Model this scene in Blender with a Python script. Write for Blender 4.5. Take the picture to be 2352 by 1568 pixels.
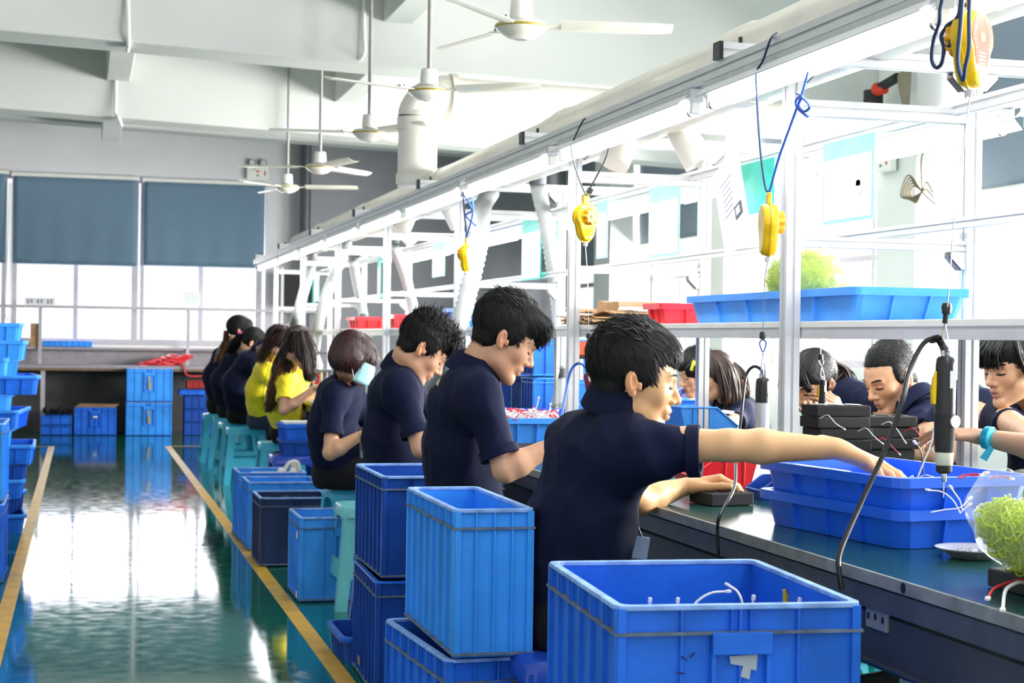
import bpy, bmesh, math, random
import numpy as np
from mathutils import Vector, Matrix
random.seed(7)
rng = np.random.default_rng(11)
SC = bpy.context.scene
for o in list(bpy.data.objects): bpy.data.objects.remove(o)
COL = SC.collection
PI = math.pi

# ------------------------------------------------------------------ camera
F = 3800.0; VPX = 190.0; TH = math.atan((1176 - VPX) / F); RHO = .0145; PITCH = -4.7 / F; CH = 1.2
_f0 = Vector((math.sin(TH), math.cos(TH), 0)); _r0 = Vector((math.cos(TH), -math.sin(TH), 0))
FW = _f0 * math.cos(PITCH) + Vector((0, 0, 1)) * math.sin(PITCH)
_u0 = _r0.cross(FW)
CR = _r0 * math.cos(RHO) + _u0 * math.sin(RHO); CU = _u0 * math.cos(RHO) - _r0 * math.sin(RHO)
CP = Vector((0, 0, CH))
cam = bpy.data.cameras.new('camera'); camo = bpy.data.objects.new('camera', cam); COL.objects.link(camo)
m = Matrix((CR, CU, -FW)).transposed().to_4x4(); m.translation = CP
camo.matrix_world = m
cam.sensor_width = 36; cam.lens = F / 2352 * 36; cam.clip_start = .05; cam.clip_end = 200
cam.dof.use_dof = True; cam.dof.focus_distance = 4.3; cam.dof.aperture_fstop = 9.0
SC.camera = camo
SC.view_settings.view_transform = 'Standard'; SC.view_settings.look = 'None'
SC.view_settings.gamma = 1; SC.view_settings.use_curve_mapping = False
SC.view_settings.exposure = 0.65
# ------------------------------------------------------------------ daylight
W = bpy.data.worlds.new('daylight'); SC.world = W; W.use_nodes = True
bg = W.node_tree.nodes['Background']; bg.inputs[0].default_value = (.93, .96, 1.0, 1); bg.inputs[1].default_value = .76
def area(name, loc, rot, sx, sy, e, col=(1, 1, 1)):
    l = bpy.data.lights.new(name, 'AREA'); l.shape = 'RECTANGLE'; l.size = sx; l.size_y = sy; l.energy = e; l.color = col
    o = bpy.data.objects.new(name, l); COL.objects.link(o); o.location = loc; o.rotation_euler = rot; return o
# daylight entering through the right-hand and back windows
area('right_window_daylight', (7.35, 9.0, 1.9), (0, PI / 2, 0), 1.8, 15, 3500, (1, .99, .96))
area('back_window_daylight', (.6, 21.6, 1.5), (-PI / 2, 0, 0), 3.4, 1.1, 90, (.95, .95, 1.0))

def at(u, v, X=None, Y=None, Z=None):
    """the point of the room seen at a photo position, on the plane X, Y or Z"""
    q = CR * ((u - 1176) / F) - CU * ((v - 784) / F) + FW
    t = X / q.x if X is not None else Y / q.y if Y is not None else (Z - CH) / q.z
    return CP + q * t

# ------------------------------------------------------------------ materials
MATS = {}
def mat(name, col, rough=.5, metal=0, spec=.5, noise=0, nscale=20, bump=0, bscale=60, emit=None, alpha=None, trans=0, coat=0, attr=False, sheen=0, sss=0):
    if name in MATS: return MATS[name]
    m = bpy.data.materials.new(name); m.use_nodes = True; nt = m.node_tree; b = nt.nodes['Principled BSDF']
    b.inputs['Base Color'].default_value = (*col, 1); b.inputs['Roughness'].default_value = rough
    b.inputs['Metallic'].default_value = metal; b.inputs['Specular IOR Level'].default_value = spec
    if coat: b.inputs['Coat Weight'].default_value = coat; b.inputs['Coat Roughness'].default_value = .1
    if sheen: b.inputs['Sheen Weight'].default_value = sheen
    if sss:
        b.inputs['Subsurface Weight'].default_value = sss; b.inputs['Subsurface Radius'].default_value = (.02, .008, .004); b.inputs['Subsurface Scale'].default_value = .5
    if trans: b.inputs['Transmission Weight'].default_value = trans
    if alpha is not None: b.inputs['Alpha'].default_value = alpha
    if emit: b.inputs['Emission Color'].default_value = (*emit[:3], 1); b.inputs['Emission Strength'].default_value = emit[3]
    L = nt.links.new
    tc = nt.nodes.new('ShaderNodeTexCoord')
    src = None
    if attr:
        a = nt.nodes.new('ShaderNodeAttribute'); a.attribute_name = 'tint'; src = a.outputs['Color']
    if noise:
        n = nt.nodes.new('ShaderNodeTexNoise'); n.inputs['Scale'].default_value = nscale; n.inputs['Detail'].default_value = 5
        L(tc.outputs['Object'], n.inputs['Vector'])
        mr = nt.nodes.new('ShaderNodeMapRange'); mr.inputs[1].default_value = .3; mr.inputs[2].default_value = .7
        mr.inputs[3].default_value = 1 - noise; mr.inputs[4].default_value = 1 + noise * .5
        L(n.outputs['Fac'], mr.inputs[0])
        mx = nt.nodes.new('ShaderNodeVectorMath'); mx.operation = 'SCALE'
        if src: L(src, mx.inputs[0])
        else: mx.inputs[0].default_value = col
        L(mr.outputs[0], mx.inputs['Scale']); src = mx.outputs[0]
    if src: L(src, b.inputs['Base Color'])
    if bump:
        n2 = nt.nodes.new('ShaderNodeTexNoise'); n2.inputs['Scale'].default_value = bscale; n2.inputs['Detail'].default_value = 3
        L(tc.outputs['Object'], n2.inputs['Vector'])
        bp = nt.nodes.new('ShaderNodeBump'); bp.inputs['Strength'].default_value = bump; bp.inputs['Distance'].default_value = .01
        L(n2.outputs['Fac'], bp.inputs['Height']); L(bp.outputs[0], b.inputs['Normal'])
    MATS[name] = m; return m

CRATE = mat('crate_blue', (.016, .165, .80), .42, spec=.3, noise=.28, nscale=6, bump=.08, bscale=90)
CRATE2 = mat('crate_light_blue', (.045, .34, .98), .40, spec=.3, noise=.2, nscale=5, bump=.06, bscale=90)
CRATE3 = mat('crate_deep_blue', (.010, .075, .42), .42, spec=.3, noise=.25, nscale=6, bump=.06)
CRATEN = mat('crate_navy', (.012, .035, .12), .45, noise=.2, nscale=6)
RIMW = mat('worn_rim', (.26, .46, .92), .6, noise=.35, nscale=25)
DUST = mat('dusty_flange', (.14, .19, .27), .9, noise=.4, nscale=30)
TRAYB = mat('tray_blue', (.008, .13, .85), .34, noise=.15, nscale=6, coat=.15)
TRAYL = mat('tray_light_blue', (.06, .32, .92), .38, spec=.3, noise=.15, nscale=8)
TEAL = mat('stool_teal', (.05, .50, .74), .38, noise=.1, nscale=10)
TEALG = mat('stool_pale_teal', (.16, .58, .62), .4, noise=.15, nscale=10)
STBLUE = mat('stool_blue', (.012, .07, .50), .35, noise=.15, nscale=10)
RED = mat('bin_red', (.80, .012, .02), .35, noise=.08, coat=.3)
ALU = mat('aluminium_profile', (.68, .69, .70), .42, metal=.35, noise=.08, nscale=12, bump=.02)
ALUD = mat('profile_groove', (.16, .16, .17), .6, metal=.3, noise=.1)
WHITEP = mat('white_plastic', (.80, .80, .76), .4, noise=.06, nscale=8)
PVC = mat('cream_pvc', (.78, .74, .66), .35, noise=.12, nscale=4, coat=.2)
BLACK = mat('black_plastic', (.012, .012, .014), .35, noise=.2)
BLACKM = mat('black_matte', (.018, .018, .02), .75, noise=.2)
STEEL = mat('steel', (.62, .62, .63), .22, metal=1, noise=.06)
GREYM = mat('grey_metal', (.12, .13, .15), .5, metal=.4, noise=.2)
ROD = mat('fan_rod_grey', (.30, .29, .27), .5, noise=.1)
FANW = mat('fan_cream', (.72, .71, .62), .3, noise=.05, coat=.3)
GOLD = mat('gold_trim', (.45, .33, .05), .35, metal=.6)
TUBE = mat('lit_tube', (1, 1, 1), .3, emit=(.97, .97, 1.0, 24))
REFL = mat('white_reflector', (.86, .87, .90), .3, noise=.03)
CHAN = mat('fixture_channel', (.55, .57, .58), .45, metal=.3, noise=.08)
YEL = mat('balancer_yellow', (.80, .50, .0), .4, noise=.1)
ORA = mat('balancer_orange', (.85, .38, .01), .4, noise=.1)
LABR = mat('label_red', (.62, .035, .012), .7)
LABC = mat('label_cream', (.75, .62, .30), .6)
LABW = mat('label_white', (.85, .85, .85), .5, noise=.05)
LABB = mat('label_blue', (.10, .35, .75), .5)
GREEN = mat('sheet_green', (.0, .52, .42), .35, noise=.15, nscale=12)
GREENP = mat('sheet_pale_green', (.35, .78, .68), .4, noise=.15, nscale=12)
PAPER = mat('paper_white', (.84, .86, .86), .5, noise=.05)
INK = mat('print_ink', (.18, .22, .30), .6)
CARD = mat('cardboard', (.42, .25, .12), .85, noise=.25, nscale=15, bump=.1)
CORDB = mat('cord_blue', (.03, .12, .55), .5)
CORDN = mat('cord_navy', (.008, .03, .10), .6)
WIREW = mat('wire_white', (.80, .80, .82), .4)
WIRER = mat('wire_red', (.65, .02, .03), .4)
HOSE = mat('hose_grey_white', (.42, .44, .44), .45, noise=.1)
BLIND = mat('blind_slate_blue', (.13, .215, .30), .8, noise=.12, nscale=60)
BLINDG = mat('blind_grey', (.27, .32, .39), .8, noise=.08, nscale=40)
FRAME = mat('window_frame_metal', (.50, .47, .52), .45, metal=.2, noise=.1)
CEIL = mat('ceiling_paint', (.60, .615, .595), .8, noise=.05, nscale=1.2, bump=.03, bscale=8)
WALLM = mat('wall_paint', (.66, .655, .68), .85, noise=.05, nscale=2, bump=.03, bscale=10)
WALLD = mat('wall_grey_paint', (.34, .34, .37), .85, noise=.05, nscale=2)
WALLW = mat('wall_white_paint', (.80, .80, .78), .8, noise=.05, nscale=2)
LINEY = mat('floor_line_yellow', (.70, .40, .035), .45, noise=.25, nscale=9, spec=.3)
YSH = mat('cloth_yellow', (.93, .74, .01), .85, noise=.1, nscale=8, bump=.15, bscale=30, sheen=.2)
NAVY = mat('cloth_navy', (.0045, .0075, .032), .85, noise=.2, nscale=10, bump=.1, bscale=420, spec=.2)
BLKCL = mat('cloth_black', (.008, .008, .012), .85, noise=.2, nscale=10, spec=.2)
JEAN = mat('cloth_jeans', (.02, .03, .07), .85, noise=.3, nscale=14)
LAV = mat('cloth_lavender', (.30, .30, .66), .85, noise=.12, nscale=10)
SKIN = mat('skin', (.6, .36, .24), .45, noise=.07, nscale=14, attr=True, sss=.12, bump=.04, bscale=140)
HAIRK = mat('hair_black', (.004, .0035, .0035), .55, noise=.3, nscale=30, spec=.3)
HAIRB = mat('hair_brown', (.035, .015, .009), .45, noise=.5, nscale=18, spec=.6)
HAIRR = mat('hair_dark_red', (.035, .005, .006), .4, noise=.4, nscale=18, spec=.6)
HAIRT = mat('hair_brown_tips', (.16, .06, .025), .5, noise=.4, nscale=18, spec=.5)
MASKM = mat('mask_pale_blue', (.36, .68, .76), .8, noise=.06, nscale=12)
BAG = mat('clear_bag', (.92, .97, .88), .10, noise=.1, alpha=.16, bump=.5, bscale=22)
LIME = mat('lime_rubber', (.64, .82, .0), .45, noise=.25, nscale=25)
BURG = mat('burgundy_plastic', (.22, .012, .03), .45, noise=.1)

# ------------------------------------------------------------------ mesh helpers
class MB:
    def __init__(s): s.v = []; s.f = []; s.sm = False
    def add(s, vs, fs):
        n = len(s.v); s.v += [tuple(v) for v in vs]; s.f += [tuple(i + n for i in f) for f in fs]; return s
    def box(s, c, d, R=None, tap=(1, 1)):
        c = Vector(c); hx, hy, hz = d[0] / 2, d[1] / 2, d[2] / 2; vs = []
        for z in (-1, 1):
            k = tap if z > 0 else (1, 1)
            for y, x in ((-1, -1), (-1, 1), (1, 1), (1, -1)):
                p = Vector((x * hx * k[0], y * hy * k[1], z * hz)); vs.append(c + (R @ p if R else p))
        return s.add(vs, [(3, 2, 1, 0), (4, 5, 6, 7), (0, 1, 5, 4), (1, 2, 6, 5), (2, 3, 7, 6), (3, 0, 4, 7)])
    def bx(s, x0, x1, y0, y1, z0, z1): return s.box(((x0 + x1) / 2, (y0 + y1) / 2, (z0 + z1) / 2), (abs(x1 - x0), abs(y1 - y0), abs(z1 - z0)))
    def rings(s, rs, cap=True, close=False):
        n = len(rs[0]); vs = [p for r in rs for p in r]; fs = []
        m_ = len(rs)
        for i in range(m_ if close else m_ - 1):
            j = (i + 1) % m_
            for k in range(n): fs.append((i * n + k, i * n + (k + 1) % n, j * n + (k + 1) % n, j * n + k))
        if cap and not close: fs += [tuple(reversed(range(n))), tuple(range((m_ - 1) * n, m_ * n))]
        return s.add(vs, fs)
    def cyl(s, a, b, r1, r2=None, n=16, cap=True):
        a = Vector(a); b = Vector(b); r2 = r1 if r2 is None else r2
        z = (b - a).normalized(); x = z.orthogonal().normalized(); y = z.cross(x)
        c = [(math.cos(2 * PI * i / n), math.sin(2 * PI * i / n)) for i in range(n)]
        return s.rings([[a + (x * p + y * q) * r1 for p, q in c], [b + (x * p + y * q) * r2 for p, q in c]], cap)
    def lathe(s, prof, o=(0, 0, 0), ax=(0, 0, 1), n=24, sq=1.0):
        o = Vector(o); z = Vector(ax).normalized(); x = Vector((1, 0, 0)) if abs(z.x) < .5 else Vector((0, 1, 0))
        x = (x - z * x.dot(z)).normalized(); y = z.cross(x)
        c = [(math.cos(2 * PI * i / n), math.sin(2 * PI * i / n)) for i in range(n)]
        return s.rings([[o + z * h + (x * p + y * q * sq) * max(r, 1e-4) for p, q in c] for r, h in prof])
    def tube(s, pts, r, n=8, sub=6, ribs=None):
        P = smooth(pts, sub) if sub else [Vector(p) for p in pts]
        rs = []; x = None
        for i, p in enumerate(P):
            t = (P[min(i + 1, len(P) - 1)] - P[max(i - 1, 0)]).normalized()
            x = (x - t * x.dot(t)).normalized() if x else t.orthogonal().normalized()
            y = t.cross(x); rr = r(i / (len(P) - 1)) if callable(r) else r
            if ribs: rr = rr * (1.10 if i % 2 else .88)
            rs.append([p + (x * math.cos(2 * PI * k / n) + y * math.sin(2 * PI * k / n)) * rr for k in range(n)])
        return s.rings(rs)
    def prism(s, poly, vec):
        n = len(poly); a = [Vector(p) for p in poly]; b = [p + Vector(vec) for p in a]
        return s.add(a + b, [tuple(reversed(range(n))), tuple(range(n, 2 * n))] + [(i, (i + 1) % n, n + (i + 1) % n, n + i) for i in range(n)])
    def ball(s, c, r, n=12, sz=1.0):
        return s.lathe([(r * math.sin(PI * i / n), -r * sz * math.cos(PI * i / n)) for i in range(n + 1)], c, n=max(8, n + 4))
    def build(s, name, mt, parent=None, smooth_=False, bev=0, world=False, solid=0):
        off = Vector((0, 0, 0))
        if world and parent:
            off = parent.location.copy()
            if parent.parent: off += parent.parent.location
        me = bpy.data.meshes.new(name); me.from_pydata([tuple(Vector(v) - off) for v in s.v], [], s.f)
        bm = bmesh.new(); bm.from_mesh(me); bmesh.ops.recalc_face_normals(bm, faces=bm.faces); bm.to_mesh(me); bm.free()
        if smooth_:
            me.polygons.foreach_set('use_smooth', [True] * len(me.polygons))
            if smooth_ is True: me.set_sharp_from_angle(angle=math.radians(42))
        me.materials.append(mt)
        o = bpy.data.objects.new(name, me); COL.objects.link(o)
        if parent: o.parent = parent
        if solid:
            md = o.modifiers.new('thick', 'SOLIDIFY'); md.thickness = solid; md.offset = 0
        if bev:
            md = o.modifiers.new('bevel', 'BEVEL'); md.width = bev; md.segments = 2; md.limit_method = 'ANGLE'; md.angle_limit = .6
        return o
def smooth(pts, sub):
    P = [Vector(p) for p in pts]
    if len(P) < 3: return [P[0].lerp(P[-1], i / (sub + 1)) for i in range(sub + 2)]
    out = []
    for i in range(len(P) - 1):
        a, b = P[i], P[i + 1]; p0 = P[i - 1] if i else a * 2 - b; p3 = P[i + 2] if i + 2 < len(P) else b * 2 - a
        for k in range(sub):
            t = k / sub
            out.append(.5 * ((2 * a) + (b - p0) * t + (2 * p0 - 5 * a + 4 * b - p3) * t * t + (3 * a - p0 - 3 * b + p3) * t ** 3))
    out.append(P[-1]); return out
def tag(o, label=None, cat=None, group=None, kind=None):
    if label: o['label'] = label
    if cat: o['category'] = cat
    if group: o['group'] = group
    if kind: o['kind'] = kind
    return o
def thing(name, label, cat, loc=(0, 0, 0), rz=0, group=None):
    o = bpy.data.objects.new(name, None); COL.objects.link(o); o.location = loc; o.rotation_euler = (0, 0, rz)
    o.empty_display_size = .1
    return tag(o, label, cat, group)
def struct(o): o['kind'] = 'structure'; return o
def copy_tree(o, parent=None):
    c = o.copy(); COL.objects.link(c)
    if parent: c.parent = parent
    for ch in list(o.children): copy_tree(ch, c)
    return c
def dup(o, loc, rz=0, label=None, group=None, sc=None):
    c = copy_tree(o); c.location = loc; c.rotation_euler = (0, 0, rz)
    if sc: c.scale = sc
    if label: c['label'] = label
    if group: c['group'] = group
    return c
def setmat(o, mp):
    """give a copied thing its own colour: the meshes are copied and their material swapped"""
    for ch in [o] + list(o.children_recursive):
        if ch.type == 'MESH' and ch.data.materials and ch.data.materials[0].name in mp:
            ch.data = ch.data.copy(); ch.data.materials[0] = mp[ch.data.materials[0].name]
    return o
def text(s, size, mt, parent, M4, name='lettering', ext=.0004):
    cu = bpy.data.curves.new(name, 'FONT'); cu.body = s; cu.size = size; cu.align_x = 'CENTER'; cu.align_y = 'CENTER'; cu.extrude = ext
    tmp = bpy.data.objects.new(name, cu); COL.objects.link(tmp)
    dg = bpy.context.evaluated_depsgraph_get(); me = bpy.data.meshes.new_from_object(tmp.evaluated_get(dg))
    bpy.data.objects.remove(tmp); me.transform(M4); me.materials.clear(); me.materials.append(mt)
    o = bpy.data.objects.new(name, me); COL.objects.link(o)
    if parent: o.parent = parent
    return o
# ================================================================== SETTING
def floor_mat():
    m = bpy.data.materials.new('green_epoxy_floor'); m.use_nodes = True; nt = m.node_tree; b = nt.nodes['Principled BSDF']; L = nt.links.new
    b.inputs['Roughness'].default_value = .07; b.inputs['Specular IOR Level'].default_value = .5
    b.inputs['Coat Weight'].default_value = .15; b.inputs['Coat Roughness'].default_value = .04
    tc = nt.nodes.new('ShaderNodeTexCoord')
    n = nt.nodes.new('ShaderNodeTexNoise'); n.inputs['Scale'].default_value = .9; n.inputs['Detail'].default_value = 6; L(tc.outputs['Object'], n.inputs['Vector'])
    cr = nt.nodes.new('ShaderNodeValToRGB'); cr.color_ramp.elements[0].color = (.0, .075, .045, 1); cr.color_ramp.elements[1].color = (.0, .19, .115, 1)
    cr.color_ramp.elements[0].position = .3; cr.color_ramp.elements[1].position = .72
    L(n.outputs['Fac'], cr.inputs[0]); L(cr.outputs[0], b.inputs['Base Color'])
    mp = nt.nodes.new('ShaderNodeMapping'); mp.inputs['Scale'].default_value = (2.4, .5, 1); L(tc.outputs['Object'], mp.inputs['Vector'])
    n2 = nt.nodes.new('ShaderNodeTexNoise'); n2.inputs['Scale'].default_value = 1.1; n2.inputs['Detail'].default_value = 1; L(mp.outputs[0], n2.inputs['Vector'])
    bp = nt.nodes.new('ShaderNodeBump'); bp.inputs['Strength'].default_value = .11; bp.inputs['Distance'].default_value = .012
    L(n2.outputs['Fac'], bp.inputs['Height']); L(bp.outputs[0], b.inputs['Normal'])
    n3 = nt.nodes.new('ShaderNodeTexNoise'); n3.inputs['Scale'].default_value = 14; n3.inputs['Detail'].default_value = 8; L(tc.outputs['Object'], n3.inputs['Vector'])
    mr = nt.nodes.new('ShaderNodeMapRange'); mr.inputs[1].default_value = .35; mr.inputs[2].default_value = .75; mr.inputs[3].default_value = .05; mr.inputs[4].default_value = .12
    L(n3.outputs['Fac'], mr.inputs[0]); L(mr.outputs[0], b.inputs['Roughness'])
    return m
struct(MB().bx(-4.5, 6.4, 0.2, 21.2, -.1, 0).build('floor', floor_mat()))
YB = 21.0; XR = 6.1
struct(MB().bx(-4.7, -4.5, -1.0, 21.2, 0, 4.35).build('wall_left_unseen', mat('wall_left_paint', (.50, .51, .50), .85)))  # unseen left wall, added to cut fill light from the open side
# back wall: solid around the window opening
w = MB()
WX0, WX1, WZ0, WZ1 = -4.2, 2.22, 1.06, 3.12
w.bx(-4.5, XR + .2, YB, YB + .2, 0, WZ0); w.bx(-4.5, XR + .2, YB, YB + .2, WZ1, 4.2)
w.bx(WX1, 2.62, YB, YB + .2, WZ0, WZ1); w.bx(-4.5, WX0, YB, YB + .2, WZ0, WZ1)
struct(w.build('wall_back', WALLM))
w = MB(); w.bx(2.62, XR + .2, YB - .16, YB - .002, .0, 4.2); struct(w.build('wall_back_panel', WALLD))
def frosted_glass():
    m = bpy.data.materials.new('window_glass'); m.use_nodes = True; nt = m.node_tree; nt.nodes.clear(); L = nt.links.new
    o = nt.nodes.new('ShaderNodeOutputMaterial'); mx = nt.nodes.new('ShaderNodeMixShader'); mx.inputs[0].default_value = .06
    t = nt.nodes.new('ShaderNodeBsdfTransparent'); g = nt.nodes.new('ShaderNodeBsdfGlossy'); g.inputs['Roughness'].default_value = .02
    L(t.outputs[0], mx.inputs[1]); L(g.outputs[0], mx.inputs[2]); L(mx.outputs[0], o.inputs[0]); return m
GLASS = frosted_glass()
def window(n, x0, x1, z0, z1, y, mull, fixed=None, xplane=None, horiz=()):
    """metal window: frame is the window, its pane a part. xplane: the window lies in a wall of constant X"""
    fr = MB(); t = .045
    def b(a0, a1, h0, h1, dd=.06):
        if xplane is None: fr.bx(a0, a1, y - dd / 2, y + dd / 2, h0, h1)
        else: fr.bx(xplane - dd / 2, xplane + dd / 2, a0, a1, h0, h1)
    b(x0, x1, z0, z0 + t * 1.6); b(x0, x1, z1 - t, z1)
    for q, wd in mull: b(q - wd / 2, q + wd / 2, z0 + t * 1.6, z1 - t, .055)
    for h in horiz: b(x0, x1, h - .025, h + .025, .05)
    f = struct(fr.build('window_%d' % n, FRAME))
    g = MB()
    if xplane is None: g.bx(x0, x1, y + .01, y + .014, z0 + .02, z1 - .02)
    else: g.bx(xplane + .01, xplane + .014, x0, x1, z0 + .02, z1 - .02)
    g.build('pane', GLASS, f); return f
def ux(u, v=650, Y=21.0): return at(u, v, Y=Y).x
window(1, WX0, WX1, WZ0, WZ1, YB + .08, [(ux(8), .05), (ux(32), .07), (ux(174), .05), (ux(309), .075), (ux(326), .045), (ux(461), .06), (ux(595), .075), (-1.7, .06), (-2.6, .06), (-3.5, .06)], horiz=[])
struct(MB().bx(WX0 - .05, WX1 + .05, YB - .12, YB + .02, WZ0 - .05, WZ0).build('trim_1', WALLW))
# right wall with its windows and columns
RW = [(0.2, 6.2), (6.8, 10.6), (11.2, 14.2), (14.8, 17.6), (18.2, 20.4)]
w = MB(); w.bx(XR, XR + .2, .2, YB - .18, 0, 1.0); w.bx(XR, XR + .2, .2, YB - .18, 3.55, 4.2)
w.bx(XR, XR + .2, 6.2, 6.8, 1.0, 3.55); w.bx(XR, XR + .2, 10.6, 11.2, 1.0, 3.55); w.bx(XR, XR + .2, 14.2, 14.8, 1.0, 3.55); w.bx(XR, XR + .2, 17.6, 18.2, 1.0, 3.55); w.bx(XR, XR + .2, 20.4, YB - .18, 1.0, 3.55)
struct(w.build('wall_right', WALLW))
for i, (a, b) in enumerate(RW):
    k = 5 if i == 0 else 3
    window(2 + i, a, b, 1.0, 3.55, 0, [(a + .03, .06), (b - .03, .06)] + [(a + (b - a) * j / k, .06) for j in range(1, k)], xplane=XR + .1, horiz=[1.9])
for i, yc in enumerate((6.5, 10.9, 14.5, 17.9)):
    struct(MB().bx(XR - .42, XR - .002, yc - .3, yc + .3, 0, 4.15).build('trim_%d' % (2 + i), WALLW, bev=.01))
# ceiling slab and deep concrete beams (the roof falls slightly to the right)
SL = -.036
def zc(z, x): return z + SL * x
def beam(y0, y1, zb, name, x0=-4.5, x1=6.3, top=4.25):
    v = []
    for x in (x0, x1):
        for y in (y0, y1):
            for z in (zc(zb, x), top): v.append((x, y, z))
    f = [(0, 1, 3, 2), (4, 6, 7, 5), (0, 2, 6, 4), (1, 5, 7, 3), (0, 4, 5, 1), (2, 3, 7, 6)]
    return struct(MB().add(v, f).build(name, CEIL, bev=.012))
struct(MB().bx(-4.5, 6.3, .2, 21.2, 4.2, 4.35).build('ceiling', CEIL))
beam(11.2, 11.62, 3.13, 'trim_10'); beam(15.3, 15.7, 3.15, 'trim_11'); beam(6.6, 7.0, 3.5, 'trim_12'); beam(19.6, 19.95, 3.6, 'trim_13')
def lbeam(x, y0, y1, z, nm, wd=.21):
    struct(MB().prism([(x - wd / 2, y0, z), (x + wd / 2, y0, z), (x + wd / 2, y0, 4.22), (x - wd / 2, y0, 4.22)], (0, y1 - y0, 0)).build(nm, CEIL, bev=.01))
lbeam(ux(272, 180, 15.3), 11.62, 15.3, 3.47, 'trim_14'); lbeam(ux(795, 215, 15.3), 11.62, 15.3, 3.38, 'trim_15')
lbeam(ux(915, 33, 11.2), 7.0, 11.2, 3.36, 'trim_16'); lbeam(ux(272, 180, 15.3), 15.7, 19.6, 3.42, 'trim_17'); lbeam(-1.6, 7.0, 11.2, 3.45, 'trim_18')
def conduit(pts, r=.014, label='', rad=WHITEP):
    o = MB().tube(pts, r, 10, 4).build('conduit_pipe', rad, smooth_=True); tag(o, label, 'pipe')
x1 = ux(266, 200, 15.28)
conduit([(x1, 15.28, 3.5), (x1, 15.27, 3.3), (x1, 15.26, 3.17), (x1 + .03, 15.24, 3.13), (x1 + .06, 15.5, 3.10)], .014, 'thin white conduit running down the face of the farther ceiling beam')
x1 = ux(292, 60, 11.18)
conduit([(x1 - .03, 11.18, 3.75), (x1, 11.18, 3.4), (x1 + .01, 11.17, 3.14), (x1 + .01, 11.4, 3.10)], .015, 'thin white conduit on the nearer ceiling beam, left side above the blinds')
x1 = ux(835, 60, 11.18)
conduit([(x1, 11.18, 3.75), (x1, 11.17, 3.3), (x1, 11.16, 3.12), (x1 - .08, 11.3, 3.08)], .015, 'thin white conduit on the nearer ceiling beam, between the hanging fan rods')
# yellow floor lines
def strip(x0, x1, y0, y1, nm): struct(MB().bx(x0, x1, y0, y1, -.002, .0022).build(nm, LINEY))
strip(.868, .935, .4, 18.1, 'trim_20'); strip(-.335, -.27, .4, 18.1, 'trim_21')
struct(MB().bx(-2.0, -.27, 18.1, 18.13, -.002, .002).build('trim_22', LINEY)); struct(MB().bx(.87, 1.7, 18.1, 18.13, -.002, .002).build('trim_23', LINEY))
struct(MB().bx(-4.4, 6.0, YB - .03, YB - .002, 0, .76).build('bench_shade_strip', mat('bench_shade_grey', (.10, .10, .105), .8, noise=.3, nscale=3)))  # dark wall strip, colours in the shade under the back bench
# roller blinds on the back windows
def blind(x0, x1, z0, z1, y, label, mt=BLIND, xpl=None, sag=0, grp=None):
    t = thing('roller_blind', label, 'blind', ((x0 + x1) / 2, y, z1) if xpl is None else (xpl, (x0 + x1) / 2, z1), 0, grp)
    nx, nz = 24, 12; V = []; Fc = []
    for j in range(nz + 1):
        for i in range(nx + 1):
            a = x0 + (x1 - x0) * i / nx; h = z0 + (z1 - z0) * j / nz
            wv = .006 * math.sin(i * 1.1) * (1 - j / nz) + .004 * math.sin(i * 2.7 + j)
            V.append((a, y + wv, h) if xpl is None else (xpl + wv, a, h))
    for j in range(nz):
        for i in range(nx): k = j * (nx + 1) + i; Fc.append((k, k + 1, k + nx + 2, k + nx + 1))
    MB().add(V, Fc).build('blind_fabric', mt, t, smooth_=True, world=True, solid=.003)
    if xpl is None:
        MB().cyl((x0 - .03, y, z1 + .02), (x1 + .03, y, z1 + .02), .028, n=14).build('roller_tube', WHITEP, t, smooth_=True, world=True)
        MB().cyl((x0, y, z0), (x1, y, z0), .012, n=10).build('bottom_bar', mt, t, smooth_=True, world=True)
    else:
        MB().cyl((xpl, x0 - .03, z1 + .02), (xpl, x1 + .03, z1 + .02), .028, n=14).build('roller_tube', WHITEP, t, smooth_=True, world=True)
        MB().cyl((xpl, x0, z0), (xpl, x1, z0), .012, n=10).build('bottom_bar', WHITEP, t, smooth_=True, world=True)
    return t
YBL = YB - .07
blind(ux(30), ux(312), 2.045, 3.10, YBL, 'slate blue roller blind on the back window left of the narrow bright gap')
blind(ux(329), ux(604), 2.06, 3.09, YBL, 'slate blue roller blind on the back window right of the narrow bright gap')
blind(-2.5, ux(12), 2.05, 3.12, YBL, 'slate blue roller blind cut off by the left edge of the photo')
t = thing('blind_cord', 'thin hanging cord loop of the leftmost blind', 'cord', (ux(20), YBL - .03, 3.0))
MB().tube([(ux(20), YBL - .03, 3.0), (ux(17), YBL - .04, 2.2), (ux(14), YBL - .04, 1.5), (ux(20), YBL - .04, 1.35), (ux(26), YBL - .04, 1.5), (ux(24), YBL - .03, 2.2), (ux(24), YBL - .03, 3.0)], .008, 6, 6).build('cord_loop', WHITEP, t, True, world=True)
XBL = XR - .1
blind(6.85, 10.55, 2.27, 3.5, 0, 'grey-blue roller blind half down on the nearest visible right-hand window', BLINDG, XBL)
blind(11.25, 14.15, 2.9, 3.5, 0, 'grey-blue roller blind rolled high on the second right-hand window', BLINDG, XBL)
blind(14.85, 17.55, 2.27, 3.5, 0, 'grey-blue roller blind on the third right-hand window behind the rack', BLINDG, XBL)
blind(18.25, 20.35, 2.1, 3.5, 0, 'grey-blue roller blind on the last right-hand window at the back corner', BLINDG, XBL)
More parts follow.
